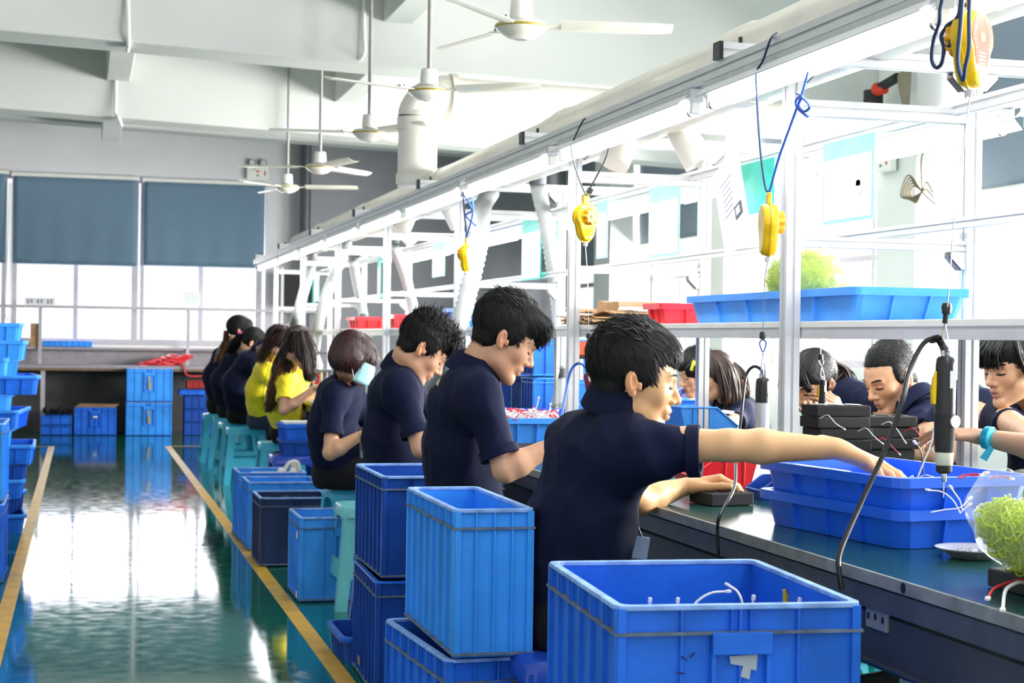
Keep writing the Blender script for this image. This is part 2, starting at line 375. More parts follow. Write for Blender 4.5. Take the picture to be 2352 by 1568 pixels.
# dark drain pipe in the wall corner
t = thing('drain_pipe', 'dark grey vertical drain pipe at the corner of the back wall', 'pipe', (ux(703, 430, 20.74), 20.74, 0))
MB().cyl((ux(703, 430, 20.74), 20.74, 0), (ux(703, 430, 20.74), 20.74, 3.75), .062, n=18).build('pipe_body', GREYM, t, True, world=True)
for h in (1.0, 2.3, 3.3): MB().cyl((ux(703, 430, 20.74), 20.74, h), (ux(703, 430, 20.74), 20.74, h + .05), .07, n=18).build('pipe_collar', GREYM, t, True, world=True)
# emergency light on the back wall
def emergency(loc, label, faceX=False):
    t = thing('emergency_light', label, 'emergency light', loc, -PI / 2 if faceX else 0)
    MB().box((0, -.03, 0), (.27, .06, .16)).build('housing', WHITEP, t, bev=.008)
    for s in (-1, 1):
        l = MB().cyl((s * .07, -.05, .13), (s * .07, .0, .13), .045, .03, 16).build('lamp_head', GREYM, t, True)
        MB().cyl((s * .07, -.052, .13), (s * .07, -.049, .13), .036, n=16).build('lens', GLASSY, l)
    MB().box((0, -.062, .02), (.04, .004, .02)).build('red_mark', LABR, t)
    MB().box((-.05, -.062, .045), (.05, .003, .008)).build('printed_line', INK, t); MB().box((.0, -.062, -.03), (.03, .003, .02)).build('printed_mark', INK, t)
    MB().box((.09, -.062, 0), (.015, .003, .06)).build('printed_strip', LABR, t)
    return t
GLASSY = mat('lamp_lens', (.6, .62, .62), .15, coat=.4)
emergency(at(591, 398, Y=20.98), 'white twin-head emergency light on the back wall above the blinds')
emergency(at(2040, 372, X=XR - .44), 'white emergency light box on the right-hand column behind the lamps', True)
# power cord coil hung on the right wall
c = at(2118, 440, X=XR - .5); t = thing('cable_coil', 'tied loops of thin brown cable hanging by the right-hand column', 'cable', c)
for k in range(5):
    a = .1 + k * .02; MB().tube([c + Vector((0, 0, 0)), c + Vector((-.01, a, .05 + .02 * k)), c + Vector((0, a * 1.7, .0)), c + Vector((.01, a, -.07 + .01 * k)), c], .006, 6, 7).build('loop', mat('cable_brown', (.14, .11, .06), .6), t, True, world=True)
for k in range(3): MB().tube([c, c + Vector((0, -.06, .06 - .05 * k)), c + Vector((0, -.15 - .02 * k, -.02 - .04 * k))], .006, 6, 6).build('loose_end', MATS['cable_brown'], t, True, world=True)
MB().tube([c, c + Vector((0, .02, .2)), c + Vector((0, -.02, .3))], .006, 6, 6).build('hanging_loop', MATS['cable_brown'], t, True, world=True)
# small wall fan / clamp seen through the rack
c = at(2015, 205, X=XR - .6); t = thing('wall_fan', 'small dark wall fan with red hub seen above the rack', 'fan', c)
MB().cyl(c, c + Vector((0, -.12, -.02)), .05, .03, 14).build('red_hub', LABR, t, True, world=True)
MB().cyl(c + Vector((0, .06, 0)), c + Vector((0, .06, -.26)), .07, n=14).build('motor', BLACKM, t, True, world=True)
MB().tube([c, c + Vector((0, -.15, .02)), c + Vector((0, -.3, .04))], .035, 10, 4).build('arm', BLACKM, t, True, world=True)
MB().prism([c + Vector((0, -.28, .05)), c + Vector((0, -.48, .12)), c + Vector((0, -.44, -.22)), c + Vector((0, -.38, -.18))], (.02, 0, 0)).build('blade', mat('blade_tan', (.25, .22, .16), .6), t, world=True)

# ================================================================== BACK BENCH and what stands under it
YD = 20.3
t = thing('window_bench', 'long grey workbench with raised shelf rail under the back windows', 'bench', (.3, YD + .3, 0))
BENG = mat('bench_grey', (.33, .31, .34), .5, noise=.12)
WOODE = mat('bench_edge_wood', (.20, .13, .08), .6, noise=.2)
MB().bx(-.78, 3.2, YD, YD + .66, .78, .82).build('bench_top', BENG, t, world=True)
MB().bx(-.78, 3.2, YD - .004, YD + .012, .755, .785).build('wooden_edge', WOODE, t, world=True)
MB().bx(-.78, 3.2, YD + .45, YD + .66, 1.00, 1.03).build('upper_tier', BENG, t, world=True)
MB().bx(-.78, 3.2, YD + .63, YD + .655, .82, 1.0).build('tier_back', BENG, t, world=True)
for x in (-.45, 1.45, 3.1): MB().bx(x - .025, x + .025, YD + .05, YD + .1, 0, .78).build('leg', FRAME, t, world=True)
for x in (ux(95), ux(430)): MB().bx(x - .02, x + .02, YD + .42, YD + .46, .82, 1.5).build('upright', FRAME, t, world=True)
MB().bx(-2.2, 2.9, YD + .36, YD + .56, 1.495, 1.53).build('top_rail', FRAME, t, world=True)
c = at(92, 692, Y=YD + .4)
t = thing('rail_sign', 'small white sign with three dark marks on the window shelf rail', 'sign', c)
MB().box((0, 0, 0), (.35, .008, .085)).build('plate', PAPER, t)
glyph = MB()
for gx in (-.115, 0, .115):
    for (a, b, ww, hh) in ((-.022, .018, .03, .006), (-.022, 0, .03, .006), (-.022, -.02, .03, .006), (.018, 0, .006, .055), (.018, .02, .035, .006), (.018, -.005, .03, .006), (-.022, 0, .006, .05)):
        glyph.box((gx + a, -.006, b), (ww, .003, hh))
glyph.build('characters', mat('sign_ink', (.05, .05, .25), .6), t)
c = at(440, 700, Y=YD + .44); MBx = MB().box(c + Vector((0, 0, .08)), (.22, .01, .16)); tag(MBx.build('paper_notice', PAPER), 'white paper notice standing on the shelf rail before the window', 'notice')
# red hose tangle
t = thing('red_hose', 'tangled red hose lying on the back bench and hanging over its edge', 'hose', (ux(385, 835), YD + .15, .82))
for k in range(6):
    pts = []; cx = ux(385, 835) + (k - 2.5) * .05
    for j in range(9):
        a = j * .8 + k; pts.append((cx + .25 * math.cos(a) * (1 - .08 * k), YD + .2 + .1 * math.sin(a * 1.3), .835 + .02 * k + .02 * math.sin(a * 2)))
    MB().tube(pts, .011, 7, 5).build('hose_loop', WIRER, t, True, world=True)
MB().tube([(ux(400, 840), YD + .05, .84), (ux(412, 850), YD - .02, .83), (ux(420, 858), YD - .03, .72), (ux(440, 862), YD - .03, .70), (ux(462, 858), YD - .02, .71)], .011, 7, 6).build('hanging_end', WIRER, t, True, world=True)

def crate_bits(L, Wd, H, body, rimm, dust, nl=7, nw=4, handle=True, mid=.13, th=.004):
    """ribbed stacking crate, long side along Y, origin at base centre: returns root-less part builders"""
    r = thing('storage_crate', '', 'crate')
    b = MB(); x, y = Wd / 2 - .012, L / 2 - .012
    b.bx(-x, x, -y, y, .004, .012)
    for s in (-1, 1):
        b.bx(s * x - th / 2, s * x + th / 2, -y, y, .004, H - .004); b.bx(-x, x, s * y - th / 2, s * y + th / 2, .004, H - .004)
    zm = H * (1 - mid)
    rb = .010
    for s in (-1, 1):
        for i in range(nl + 1):
            q = -y + 2 * y * i / nl; e = .007 if i in (0, nl) else .0022
            b.bx(s * x, s * (x + rb), q - e, q + e, .006, H - .006)
        for i in range(nw + 1):
            q = -x + 2 * x * i / nw; e = .007 if i in (0, nw) else .0022
            b.bx(q - e, q + e, s * y, s * (y + rb), .006, H - .006)
        for i in range(2 * nl):
            q = -y + y * (i + .5) / nl; b.bx(s * x, s * (x + rb), q - .0018, q + .0018, zm, H - .006) if i % 2 else None
    b.build('body', body, r)
    rim = MB(); o = .016
    def rr_(w_, l_, q, c_): return [(-w_ + c_, -l_, q), (w_ - c_, -l_, q), (w_ - c_ * .3, -l_ + c_ * .3, q), (w_, -l_ + c_, q), (w_, l_ - c_, q), (w_ - c_ * .3, l_ - c_ * .3, q), (w_ - c_, l_, q), (-w_ + c_, l_, q), (-w_ + c_ * .3, l_ - c_ * .3, q), (-w_, l_ - c_, q), (-w_, -l_ + c_, q), (-w_ + c_ * .3, -l_ + c_ * .3, q)]
    rim.rings([rr_(Wd / 2, L / 2, H - .009, .022), rr_(Wd / 2, L / 2, H, .022), rr_(Wd / 2 - o, L / 2 - o, H, .016), rr_(Wd / 2 - o, L / 2 - o, H - .009, .016)], cap=False, close=True)
    rim.build('rim', rimm, r, bev=.002)
    for z, nm_ in ((zm, 'upper_flange'), (.012, 'base_flange')):
        fl = MB()
        fl.rings([[(-x - .0125, -y - .0125, q), (x + .0125, -y - .0125, q), (x + .0125, y + .0125, q), (-x - .0125, y + .0125, q)] for q in (z - .0025, z + .0025)] +
                 [[(-x - .001, -y - .001, q), (x + .001, -y - .001, q), (x + .001, y + .001, q), (-x - .001, y + .001, q)] for q in (z + .0025, z - .0025)], cap=False, close=True)
        fl.build(nm_, dust, r)
    if handle:
        for s in (-1, 1):
            hh = MB(); w2 = Wd * .12
            hh.bx(-w2, w2, s * y, s * (y + .024), zm - .035, zm + .001); hh.bx(-w2, -w2 + .008, s * y, s * (y + .018), H * .30, zm); hh.bx(w2 - .008, w2, s * y, s * (y + .018), H * .30, zm)
            hh.bx(-w2, w2, s * y, s * (y + .018), H * .30, H * .30 + .006)
            hh.bx(-w2 * .34, -w2 * .30, s * y, s * (y + .014), zm, H - .01); hh.bx(w2 * .30, w2 * .34, s * y, s * (y + .014), zm, H - .01)
            hh.build('handle', body, r, bev=.002)
    return r
def place(r, loc, rz=0, label=None, group=None, cat=None):
    r.location = loc; r.rotation_euler = (0, 0, rz)
    if label: r['label'] = label
    if group: r['group'] = group
    if cat: r['category'] = cat
    return r
GB = 'crates under the back bench'
def uc(u0, u1, Y): return (ux(u0, 950, Y) + ux(u1, 950, Y)) / 2, ux(u1, 950, Y) - ux(u0, 950, Y)
xc, wd = uc(289, 395, 20.02)
A = crate_bits(.40, wd, .395, CRATE2, RIMW, CRATE, 5, 6); place(A, (xc, 20.2, 0), 0, 'pale blue crate at the back, lower one of the two-high stack', GB)
B = dup(A, (xc + .004, 20.2, .40), 0, 'pale blue crate at the back, upper one of the two-high stack', GB)
for r_, z_ in ((A, 0), (B, .4)):
    MB().box((-.01, -.212, .27), (.02, .003, .06)).build('label_strip', mat('label_ochre', (.45, .35, .12), .6), r_); MB().box((-.0, -.2125, .19), (.03, .003, .09)).build('label_strip', MATS['label_ochre'], r_)
xc, wd = uc(170, 268, 20.02)
A = crate_bits(.40, wd, .33, CRATE, CRATE, CRATE3, 5, 6); place(A, (xc, 20.25, 0), 0, 'blue crate under the back bench topped with flattened brown cardboard', GB)
MB().box((0, -.214, .22), (.05, .003, .02)).build('label_strip', LABW, A)
o = MB()
for k in range(3): o.box((xc + .02 * k, 20.24, .337 + .012 * k), (wd * .95, .36, .008))
tag(o.build('cardboard_sheet', CARD), 'flattened brown cardboard lying on the blue crate under the back bench', 'cardboard', kind='stuff')
xc, wd = uc(93, 166, 20.02)
A = crate_bits(.36, wd, .115, CRATE, CRATE, CRATE3, 5, 3, handle=False); place(A, (xc, 20.25, 0), 0, 'low blue tray at the bottom left under the back bench', 'low trays under the back bench')
B = dup(A, (xc, 20.25, .117), 0, 'low blue tray stacked second from the bottom left under the back bench', 'low trays under the back bench')
o = MB()
for k in range(14): o.ball((xc + rng.uniform(-.13, .13), 20.25 + rng.uniform(-.13, .13), .262 + rng.uniform(0, .05)), rng.uniform(.03, .05), 6, .7)
tag(o.build('dark_cloth_heap', BLACKM, None, True), 'heap of black rags piled on the low blue trays under the back bench', 'rags', kind='stuff')
xc, wd = uc(425, 485, 20.02)
for k in range(3):
    T_ = crate_bits(.36, wd + .05, .155, CRATE3, CRATE3, CRATE3, 5, 4, handle=False)
    place(T_, (xc + .02, 20.25, .157 * k), 0, ('deep blue tray under the right end of the back bench, ' + ('lowest', 'middle', 'topmost')[k] + ' of its stack'), 'deep blue trays under the bench end')
T_ = crate_bits(.36, wd + .14, .07, CRATE, CRATE, CRATE3, 5, 4, handle=False); place(T_, (xc, 20.25, .475), 0, 'shallow wide blue tray lying on the deep blue stack under the bench', 'shallow trays under the bench end')
T_ = crate_bits(.30, wd, .10, mat('red_dark', (.35, .01, .01), .4), RED, BLACK, 5, 4, handle=False); place(T_, (xc + .02, 20.25, .55), 0, 'red box with a black lid on the blue trays under the bench end', 'boxes under the bench end', 'box')
MB().bx(-.2, .2, -.14, .14, .098, .12).build('lid', BLACK, T_)
T_ = crate_bits(.22, .58, .075, CRATE2, RIMW, CRATE, 4, 8, handle=False); place(T_, (ux(155, 790, 20.8), 20.85, 1.031), 0, 'pale blue tray standing on the upper tier of the back bench', None, 'tray')
tag(MB().box((ux(80, 780, 20.8), 20.85, 1.17), (.1, .2, .28)).build('cardboard_box', CARD), 'brown cardboard box on the bench tier behind the left tray stack', 'box')
# things on the far right of the back wall
c = at(690, 665, Y=20.7); t = thing('display_board', 'dark display board with green strips at the far end of the line', 'board', c)
MB().box((0, 0, 0), (.42, .02, .42)).build('black_panel', BLACKM, t); MB().box((.17, -.014, 0), (.05, .006, .38)).build('green_strip', GREEN, t)
MB().box((-.225, 0, -.2), (.03, .04, .95)).build('post', WHITEP, t)
# ================================================================== LEFT: cross-stacked trays
def tray_bits(L, Wd, H, body, name='parts_tray', n1=5, n2=3, rimm=None, tap=.94, c=.03):
    """nesting tray with tapered walls, rolled rim and outside ribs; long side along Y"""
    r = thing(name, '', 'tray')
    def ring(w, l, z, cc): return [(-w + cc, -l, z), (w - cc, -l, z), (w - cc * .3, -l + cc * .3, z), (w, -l + cc, z), (w, l - cc, z), (w - cc * .3, l - cc * .3, z), (w - cc, l, z), (-w + cc, l, z), (-w + cc * .3, l - cc * .3, z), (-w, l - cc, z), (-w, -l + cc, z), (-w + cc * .3, -l + cc * .3, z)]
    w, l = Wd / 2, L / 2
    b = MB(); wi, li = w - .014, l - .014
    b.rings([ring(wi * tap, li * tap, 0, c), ring(wi, li, H - .010, c), ring(w - .003, l - .003, H - .010, c), ring(w - .003, l - .003, H - .022, c), ring(w, l, H - .022, c), ring(w, l, H - .001, c), ring(w - .002, l - .002, H, c), ring(wi - .003, li - .003, H, c), ring(wi * tap - .003, li * tap - .003, .005, c)])
    rb = b
    for s in (-1, 1):
        for i in range(1, n1 + 1):
            q = -li + 2 * li * i / (n1 + 1); rb.prism([(s * wi * tap, q * tap - .004, 0.002), (s * (wi * tap + .009), q * tap - .003, .002), (s * (wi + .010), q - .003, H - .01), (s * wi, q - .004, H - .01)], (0, .008, 0))
        for i in range(1, n2 + 1):
            q = -wi + 2 * wi * i / (n2 + 1); rb.prism([(q * tap - .004, s * li * tap, .002), (q * tap - .004, s * (li * tap + .009), .002), (q - .004, s * (li + .010), H - .01), (q - .004, s * li, H - .01)], (.008, 0, 0))
    b.build('shell', body, r)
    if rimm and rimm is not body:
        lp = MB(); lp.rings([ring(w + .0006, l + .0006, H - .012, c), ring(w + .0006, l + .0006, H + .0006, c), ring(wi - .001, li - .001, H + .0006, c)], cap=False)
        lp.build('rim', rimm, r)
    return r
GL = 'trays cross-stacked beside the left floor line'
LT = [(750, 800, 62), (785, 830, 68), (803, 850, 92), (843, 878, 38), (862, 915, 68), (905, 940, 35), (915, 985, 92), (955, 1000, 30), (975, 1035, 70), (1025, 1060, 48), (1040, 1092, 66), (1085, 1120, 48), (1100, 1145, 62), (1140, 1175, 48), (1162, 1215, 66)]
tproto = tray_bits(.60, .40, .115, CRATE, n1=5, n2=3, rimm=CRATE2); tproto2 = tray_bits(.56, .36, .115, CRATE3, n1=5, n2=3, rimm=CRATE2)
zz = 0; words = ['lowest tray', 'second tray from the floor', 'third tray from the floor', 'fourth tray from the floor', 'fifth tray from the floor', 'sixth tray from the floor', 'seventh tray from the floor', 'eighth tray from the floor', 'fourth tray from the top', 'third tray from the top', 'second tray from the top', 'topmost tray']
for k in range(12):
    src = tproto if k % 2 == 0 else tproto2
    rt = [66, 62, 66, 70, 92, 35, 68, 38, 92, 50, 68, 62][k]; xr = ux(rt, 1000, 10.3)
    rot = (.10, -.18, .06, .22, .02, .2, -.08, .15, .12, -.1, .05, .1)[k]
    lab = words[k] + (' in the left blue stack, jutting into the aisle' if rt > 85 else ' in the left cross-stack beside the floor line')
    lx = xr - .23
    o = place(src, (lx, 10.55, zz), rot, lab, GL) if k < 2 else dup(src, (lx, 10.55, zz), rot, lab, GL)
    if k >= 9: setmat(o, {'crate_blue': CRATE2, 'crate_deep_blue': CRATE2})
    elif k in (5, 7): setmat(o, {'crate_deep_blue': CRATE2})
    zz += .1035
A = crate_bits(.52, .42, .38, CRATE, RIMW, DUST, 7, 4); place(A, (ux(14, 1100, 8.3) - .215, 8.5, .0), .0, 'blue crate at the left photo edge, lower of two before the tray stack', 'crates at the left edge')
B = dup(A, (ux(14, 1100, 8.3) - .215, 8.5, .385), 0, 'blue crate at the left photo edge, upper of two before the tray stack', 'crates at the left edge'); setmat(B, {'crate_blue': CRATE2})
# ================================================================== RACK OVER THE LINE
XF, XRr = 1.92, 2.48; PY = [4.30, 6.42, 8.54, 10.68, 12.82, 14.96, 17.1]
def prof_poly(w=.044, g=.008, dp=.007):
    h = w / 2; q = g / 2
    return [(-h, -h), (-q, -h), (-q, -h + dp), (q, -h + dp), (q, -h), (h, -h), (h, -q), (h - dp, -q), (h - dp, q), (h, q), (h, h), (q, h), (q, h - dp), (-q, h - dp), (-q, h), (-h, h), (-h, q), (-h + dp, q), (-h + dp, -q), (-h, -q)]
def profile(mb, a, b, w=.044):
    a = Vector(a); b = Vector(b); z = (b - a).normalized()
    x = Vector((1, 0, 0)) if abs(z.x) < .5 else Vector((0, 1, 0)); y = z.cross(x)
    mb.prism([a + x * p + y * q for p, q in prof_poly(w)], b - a); return mb
rack = thing('assembly_rack', 'long white aluminium profile rack standing on the workbench between both rows of workers', 'rack', (XF, 4.3, .76))
for y in PY:
    profile(MB(), (XF, y, .76), (XF, y, 1.985)).build('post', ALU, rack, world=True)
    profile(MB(), (XRr, y, .76), (XRr, y, 1.985)).build('post', ALU, rack, world=True)
    profile(MB(), (1.70, y, 2.008), (3.12, y, 2.008)).build('top_beam', ALU, rack, world=True)
    MB().bx(1.688, 1.70, y - .024, y + .024, 1.984, 2.032).build('end_cap', BLACK, rack, world=True)
    MB().cyl((1.76, y, 2.03), (1.76, y, 2.05), .006, n=8).build('bolt', BLACK, rack, world=True)
    profile(MB(), (XF + .022, y, 1.862), (XRr - .022, y, 1.862)).build('cross_beam', ALU, rack, world=True)
    profile(MB(), (XF + .022, y, 1.487), (XRr - .022, y, 1.487), .03).build('cross_beam', ALU, rack, world=True)
    for (px, sx, z, sz) in ((XF - .022, -1, 1.985, -1), (XF + .022, 1, 1.985, -1), (XRr - .022, -1, 1.985, -1), (XRr + .022, 1, 1.985, -1), (XRr - .022, -1, 1.47, -1)):
        MB().prism([(px, y - .018, z), (px + sx * .05, y - .018, z), (px + sx * .05, y - .018, z + sz * .014), (px + sx * .014, y - .018, z + sz * .05), (px, y - .018, z + sz * .05)], (0, .036, 0)).build('corner_bracket', CHAN, rack, world=True)
        MB().prism([(px + sx * .05, y - .014, z), (px + sx * .053, y - .014, z + sz * .016), (px + sx * .016, y - .014, z + sz * .053), (px + sx * .012, y - .014, z + sz * .05)], (0, .028, 0)).build('bracket_cap', BLACK, rack, world=True)
Y0R, Y1R = 1.6, 17.3
profile(MB(), (1.725, Y0R, 1.963), (1.725, Y1R, 1.963)).build('lamp_rail', ALU, rack, world=True)
profile(MB(), (2.78, Y0R, 1.963), (2.78, Y1R, 1.963)).build('lamp_rail', ALU, rack, world=True)
profile(MB(), (2.42, Y0R, 1.880), (2.42, Y1R, 1.880), .036).build('sheet_rail', ALU, rack, world=True)
profile(MB(), (2.42, Y0R, 1.55), (2.42, Y1R, 1.55), .03).build('sheet_rail', ALU, rack, world=True)
sh = MB(); sh.bx(XF + .0235, XRr + .022, Y0R, Y1R, 1.244, 1.262)
sh.build('shelf_board', WHITEP, rack, bev=.002, world=True)
profile(MB(), (XF + .044, Y0R, 1.23), (XF + .044, Y1R, 1.23), .03).build('shelf_edge', ALU, rack, world=True)
MB().bx(XF + .026, XF + .03, Y0R, Y1R, 1.214, 1.262).build('shelf_fascia', mat('fascia_grey', (.62, .64, .66), .4, metal=.2, noise=.1, nscale=5), rack, world=True)
# ---- light fixtures
def fixture(y0, y1, x, z, label, group):
    t = thing('batten_light', label, 'light', (x, (y0 + y1) / 2, z), 0, group)
    h = (y1 - y0) / 2
    MB().bx(-.022, .022, -h, h, -.04, 0).build('channel', CHAN, t, bev=.003)
    rf = MB()
    rf.prism([(-.022, -h + .02, -.022), (-.05, -h + .02, -.046), (-.052, -h + .02, -.044), (-.024, -h + .02, -.018)], (0, 2 * h - .04, 0))
    rf.prism([(.022, -h + .02, -.022), (.06, -h + .02, -.062), (.062, -h + .02, -.060), (.024, -h + .02, -.018)], (0, 2 * h - .04, 0))
    rf.build('reflector', REFL, t)
    MB().cyl((0, -h + .03, -.066), (0, h - .03, -.066), .0145, n=16).build('tube', TUBE, t, True)
    for s in (-1, 1):
        e = MB().box((0, s * (h - .018), -.045), (.03, .022, .06)).build('socket', WHITEP, t, bev=.004)
        MB().cyl((0, s * (h - .03), -.066), (0, s * (h - .045), -.066), .0155, n=16).build('tube_cap', STEEL, e, True)
    return t
FX = [(1.66, 3.02), (3.10, 4.44), (4.54, 5.94), (6.06, 7.46), (7.58, 8.98), (9.10, 10.5), (10.62, 12.02), (12.14, 13.54), (13.66, 15.06), (15.18, 16.9)]
lw = ['nearest, cut by the top right corner', 'second from the camera, brightest in the photo', 'third from the camera', 'fourth from the camera', 'fifth from the camera', 'sixth from the camera', 'seventh from the camera', 'eighth from the camera', 'ninth from the camera', 'farthest, at the back end']
for i, (a, b) in enumerate(FX): fixture(a, b, 1.725, 1.941, 'white fluorescent batten of the near lamp row, ' + lw[i], 'lamps of the near row')
lw2 = ['nearest visible, at the right photo edge', 'second from the camera, behind the rack posts', 'third from the camera', 'fourth from the camera', 'fifth from the camera', 'sixth from the camera', 'farthest of that row']
for i, (a, b) in enumerate([(3.1, 4.5), (4.6, 6.0), (6.1, 7.5), (7.6, 9.0), (9.1, 10.5), (10.6, 12.5), (12.7, 14.6)]): fixture(a, b, 2.78, 1.941, 'fluorescent batten over the opposite workers, ' + lw2[i], 'lamps of the far row')
# ---- exhaust duct
t = thing('exhaust_duct', 'big cream plastic exhaust pipe running above the rack with a riser and elbow', 'duct', (2.18, 6.5, 2.1))
DX = 2.18
MB().cyl((DX, 7.3, 2.134), (DX, 17.2, 2.134), .127, n=40).build('far_pipe', PVC, t, True, world=True)
MB().lathe([(.19, 0), (.18, .25), (.135, .5), (.131, .7), (.131, 4.3)], (DX, 3.0, 2.137), (0, 1, 0), 40).build('near_pipe', PVC, t, True, world=True)
MB().lathe([(.02, -.14), (.12, -.12), (.17, -.06), (.198, .0), (.198, .06)], (DX, 3.0, 2.137), (0, 1, 0), 40).build('end_cap', PVC, t, True, world=True)
for y, z, r in ((7.3, 2.14, .137), (7.5, 2.134, .132), (10.0, 2.134, .133), (13.0, 2.134, .133), (15.5, 2.134, .133), (5.2, 2.137, .140)):
    MB().cyl((DX, y - .06, z), (DX, y + .06, z), r, n=40).build('coupling', PVC, t, True, world=True)
ry = 10.35; rx = at(958, 400, Y=ry).x
RS = MB().cyl((rx, ry, 2.16), (rx, ry, 2.60), .125, n=36).build('riser', PVC, t, True, world=True)
MB().cyl((rx, ry, 2.18), (rx, ry, 2.24), .135, n=36).build('coupling', PVC, t, True, world=True)
MB().cyl((rx, ry, 2.52), (rx, ry, 2.60), .134, n=36).build('coupling', PVC, t, True, world=True)
el = MB(); el.tube([(rx + .2 - .2 * math.cos(a), ry, 2.60 + .15 * math.sin(a)) for a in [i * PI / 2 / 10 for i in range(11)]], .13, 36, 0)
el.v = el.v; el.build('elbow', PVC, t, True, world=True)
MB().cyl((rx + .18, ry, 2.745), (5.9, ry, 2.68), .125, n=36).build('cross_pipe', PVC, t, True, world=True)
MB().cyl((rx + .2, ry, 2.745), (rx + .24, ry, 2.744), .15, n=36).build('coupling', PVC, t, True, world=True)
def stub(p, dirv, ln=.16, r=.055):
    p = Vector(p); d = Vector(dirv).normalized(); MB().cyl(p, p + d * ln, r * 1.0, r * 1.15, 22).build('outlet_stub', PVC, t, True, world=True)
for u, v, sx in ((1442, 318, -1), (1560, 312, 1), (940, 500, -1), (1027, 480, 1)):
    q = at(u, v, X=DX + .06 * sx); stub(q + Vector((0, 0, .03)), (-.5 if sx < 0 else .55, -.25, -1))
# ---- flexible hoses
def hose(pts, r, label, group='grey flexible extraction hoses'):
    t = thing('extraction_hose', label, 'hose', pts[0], 0, group)
    P_ = smooth(pts, 16 if r > .05 else 15); mb = MB(); mb.tube(P_, r, 16, 0, ribs=True); mb.build('ribbed_hose', HOSE, t, 'all', world=True)
    a, b = Vector(P_[-2]), Vector(P_[-1]); d = (b - a).normalized()
    MB().cyl(b, b + d * .05, r * .9, r * .9, 18).build('cuff', GREYM, t, True, world=True)
    MB().cyl(b + d * .05, b + d * .20, r * .9, r * 2.1, 18).build('clear_hood', mat('clear_hood', (.8, .82, .82), .15, alpha=.5, coat=.3), t, True, world=True)
    a = Vector(P_[0]); MB().cyl(a, a + Vector((0, 0, .05)), r * 1.15, n=18).build('cuff', GREYM, t, True, world=True)
def hp(uv, x0, x1):
    n = len(uv); return [at(u, v, X=x0 + (x1 - x0) * min(1, i / (n - 1) * 1.4)) for i, (u, v) in enumerate(uv)]
hose(hp([(1128, 440), (1108, 480), (1100, 560), (1078, 660), (1050, 760), (1020, 850), (985, 905)], 2.12, 1.78), .045, 'grey-white flexible hose hanging down behind the third worker to a clear hood')
hose(hp([(1235, 425), (1245, 470), (1262, 560), (1275, 650), (1285, 740), (1292, 850)], 2.24, 2.5), .038, 'flexible hose hanging on the far side of the rack behind the second worker')
hose(hp([(795, 562), (785, 590), (760, 650), (742, 700), (728, 760), (722, 800)], 2.12, 1.85), .045, 'flexible hose hanging beside the bob-haired worker with the mask')
hose(hp([(718, 590), (712, 620), (698, 670), (684, 720), (676, 745)], 2.12, 1.85), .045, 'flexible hose hanging above the long-haired worker in yellow')
hose(hp([(903, 562), (915, 590), (930, 630), (945, 690), (955, 740)], 2.24, 2.45), .04, 'flexible hose on the far side of the rack over the red bins')
hose(hp([(812, 600), (818, 640), (828, 690), (835, 725)], 2.24, 2.45), .04, 'farthest flexible hose on the far side of the rack')
# ---- ceiling fans
def ceiling_fan():
    t = thing('ceiling_fan', '', 'fan')
    MB().cyl((0, 0, .09), (0, 0, 1.35), .0125, n=12).build('rod', ROD, t, True)
    MB().lathe([(.045, .035), (.05, .05), (.044, .12), (.038, .125), (.0, .126)], n=28).build('canopy', WHITEP, t, True)
    MB().cyl((0, 0, .02), (0, 0, .036), .035, n=20).build('neck', BLACK, t, True)
    h = MB().lathe([(.0, -.05), (.03, -.05), (.06, -.042), (.105, -.012), (.112, .0), (.112, .012), (.098, .024), (.03, .03), (0, .03)], n=40).build('motor_housing', FANW, t, True)
    MB().lathe([(.1125, -.003), (.1145, 0), (.1145, .005), (.1125, .008)], n=40).build('gold_band', GOLD, h, True)
    MB().cyl((.0, 0, -.052), (.0, 0, -.049), .028, n=20).build('chrome_disc', STEEL, h, True)
    for k in range(3):
        a = k * 2 * PI / 3; R = Matrix.Rotation(a, 3, 'Z'); bl = MB(); rs = []
        for i in range(9):
            q = .17 + .48 * i / 8; w_ = .06 - .006 * i / 8 if i < 8 else .045; tl = .22
            rs.append([R @ Vector((q, y_, -.012 * (1 - (y_ / w_) ** 2) * 1.0 - y_ * tl + .008 + s_)) for y_, s_ in ((-w_, 0), (-w_ / 2, 0), (0, 0), (w_ / 2, 0), (w_, 0), (w_, .002), (w_ / 2, .002), (0, .002), (-w_ / 2, .002), (-w_, .002))])
        bl.rings(rs); b_ = bl.build('blade', FANW, t, True)
        iron = MB(); iron.add([R @ Vector(p) for p in ((.09, -.018, .0), (.09, .018, 0), (.21, .035, .004), (.21, -.035, .012), (.09, -.018, .006), (.09, .018, .006), (.21, .035, .01), (.21, -.035, .018))], [(0, 1, 2, 3), (7, 6, 5, 4), (0, 4, 5, 1), (1, 5, 6, 2), (2, 6, 7, 3), (3, 7, 4, 0)]); iron.build('blade_iron', FANW, b_)
        for (sx, sy) in ((.18, -.02), (.18, .02), (.2, 0)): MB().cyl(R @ Vector((sx, sy, .008)), R @ Vector((sx, sy, .022)), .004, n=6).build('screw', BLACK, b_)
    MB().box((.0, -.0128, .55), (.016, .004, .05)).build('blue_tape', LABB, t)
    return t
fp = ceiling_fan(); fpos = [(1197, 68, -12), (985, 226, -35), (848, 312, 175), (735, 385, 165), (660, 431, -15)]
fl_ = ['cream ceiling fan nearest the camera, cut by the top edge', 'cream ceiling fan second nearest, before the duct riser', 'cream ceiling fan in the middle of the five', 'cream ceiling fan with blades pointing right, fourth from the camera', 'cream ceiling fan farthest away, beside the back blinds']
